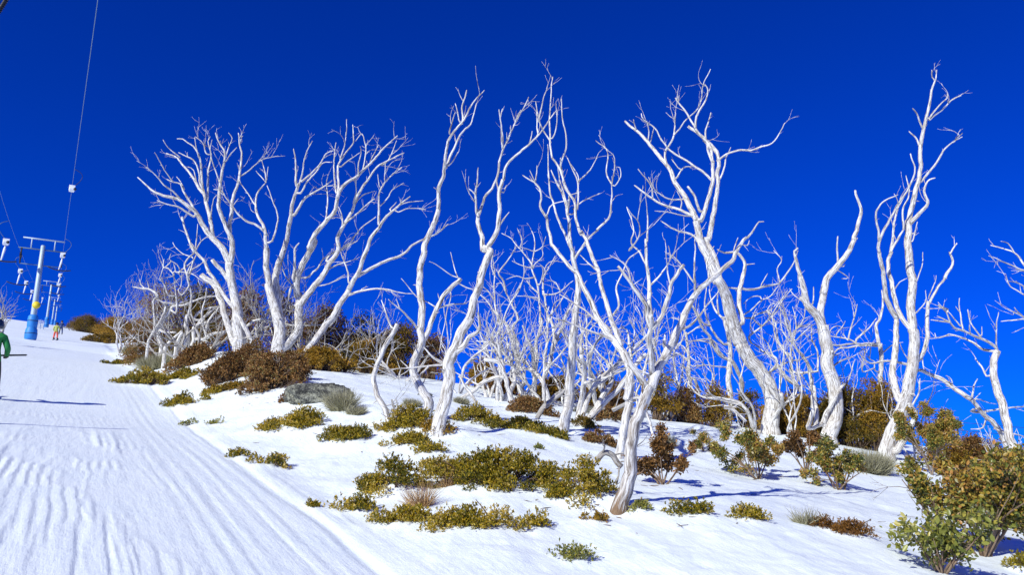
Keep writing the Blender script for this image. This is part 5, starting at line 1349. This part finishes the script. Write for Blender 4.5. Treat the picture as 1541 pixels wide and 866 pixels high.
log('fallen_log', 'short bare log resting against the straight dead trunk on the crest', 'E6 485,612 540,620 600,670 665,730', 6, 4, Y=19.0, seed=6, mat=M_WOOD)
log('fallen_log', 'grey log lying on the crest left of the foreground fork', 'D7 400,165 450,140 500,120', 6, 4, Y=17.0, seed=7)
log('dead_stake', 'short dark dead stake beside the elbow-bent stem', 'C8 170,760 158,700 143,640', 5, 2.5, Y=13.8, seed=9)
def litter():
    rs = np.random.default_rng(77); mb = MB()
    src = [(640, 634), (585, 640), (656, 652), (847, 652), (938, 770), (938, 770), (1334, 694), (1246, 668), (745, 738), (1000, 730), (445, 645), (1142, 722), (1440, 800), (405, 600)]
    for q_ in src:
        g_ = hit(*q_)
        for _ in range(9):
            x = g_[0]+rs.normal(0, .55); y = g_[1]+rs.normal(-.1, .6); z = groundz(x, y)+.006
            a = rs.random()*6.28; L = rs.uniform(.015, .10); r_ = rs.uniform(.002, .0045)
            d = np.array([math.cos(a), math.sin(a), rs.normal(0, .12)])*L
            p_ = np.array([x, y, z]); mb.tube([p_-d, p_+np.array([0, 0, .06*L*rs.random()]), p_+d], [r_, r_*1.3, r_*.6], 4)
    o = mb.build('bark_litter', M_BROWNSTEM, None); tag(o, 'scattered bark flakes and twig bits lying on the snow', 'bark litter', kind='stuff')
litter()
build_lift()
build_people()

# camera
cd = bpy.data.cameras.new('camera'); cam = bpy.data.objects.new('camera', cd); col.objects.link(cam)
cd.sensor_width = 36; cd.lens = 36*F/1541; cd.clip_end = 3000; cd.clip_start = .05
cam.rotation_euler = (math.radians(90)+PITCH, 0, 0); scene.camera = cam

# sky and sun
SUN_AZ, SUN_EL = math.radians(-144), math.radians(34)      # azimuth measured from +Y towards +X
w = bpy.data.worlds.new('World'); scene.world = w; w.use_nodes = True
nt = w.node_tree; bg = nt.nodes['Background']
sky = nt.nodes.new('ShaderNodeTexSky'); sky.sky_type = 'NISHITA'; sky.sun_disc = False
sky.sun_elevation = SUN_EL; sky.sun_rotation = SUN_AZ
sky.altitude = 1800; sky.air_density = 1.0; sky.dust_density = .2; sky.ozone_density = 3.0
mx = nt.nodes.new('ShaderNodeMix'); mx.data_type = 'RGBA'; mx.blend_type = 'MULTIPLY'; mx.inputs[0].default_value = 1
nt.links.new(sky.outputs[0], mx.inputs[6]); mx.inputs[7].default_value = (.003, .148, .84, 1)
nt.links.new(mx.outputs[2], bg.inputs['Color']); bg.inputs['Strength'].default_value = .12
sd = bpy.data.lights.new('sun', 'SUN'); sd.energy = 3.9; sd.angle = math.radians(.5); sd.color = (.985, .99, .88)
so = bpy.data.objects.new('sun', sd); col.objects.link(so)
dv = Vector((math.sin(SUN_AZ)*math.cos(SUN_EL), math.cos(SUN_AZ)*math.cos(SUN_EL), math.sin(SUN_EL)))
so.rotation_euler = dv.to_track_quat('Z', 'Y').to_euler()
vs = scene.view_settings; vs.view_transform = 'Standard'; vs.look = 'None'; vs.exposure = 0.33; vs.gamma = 1; vs.use_curve_mapping = False
scene.cycles.max_bounces = 5; scene.cycles.diffuse_bounces = 3; scene.cycles.transparent_max_bounces = 4
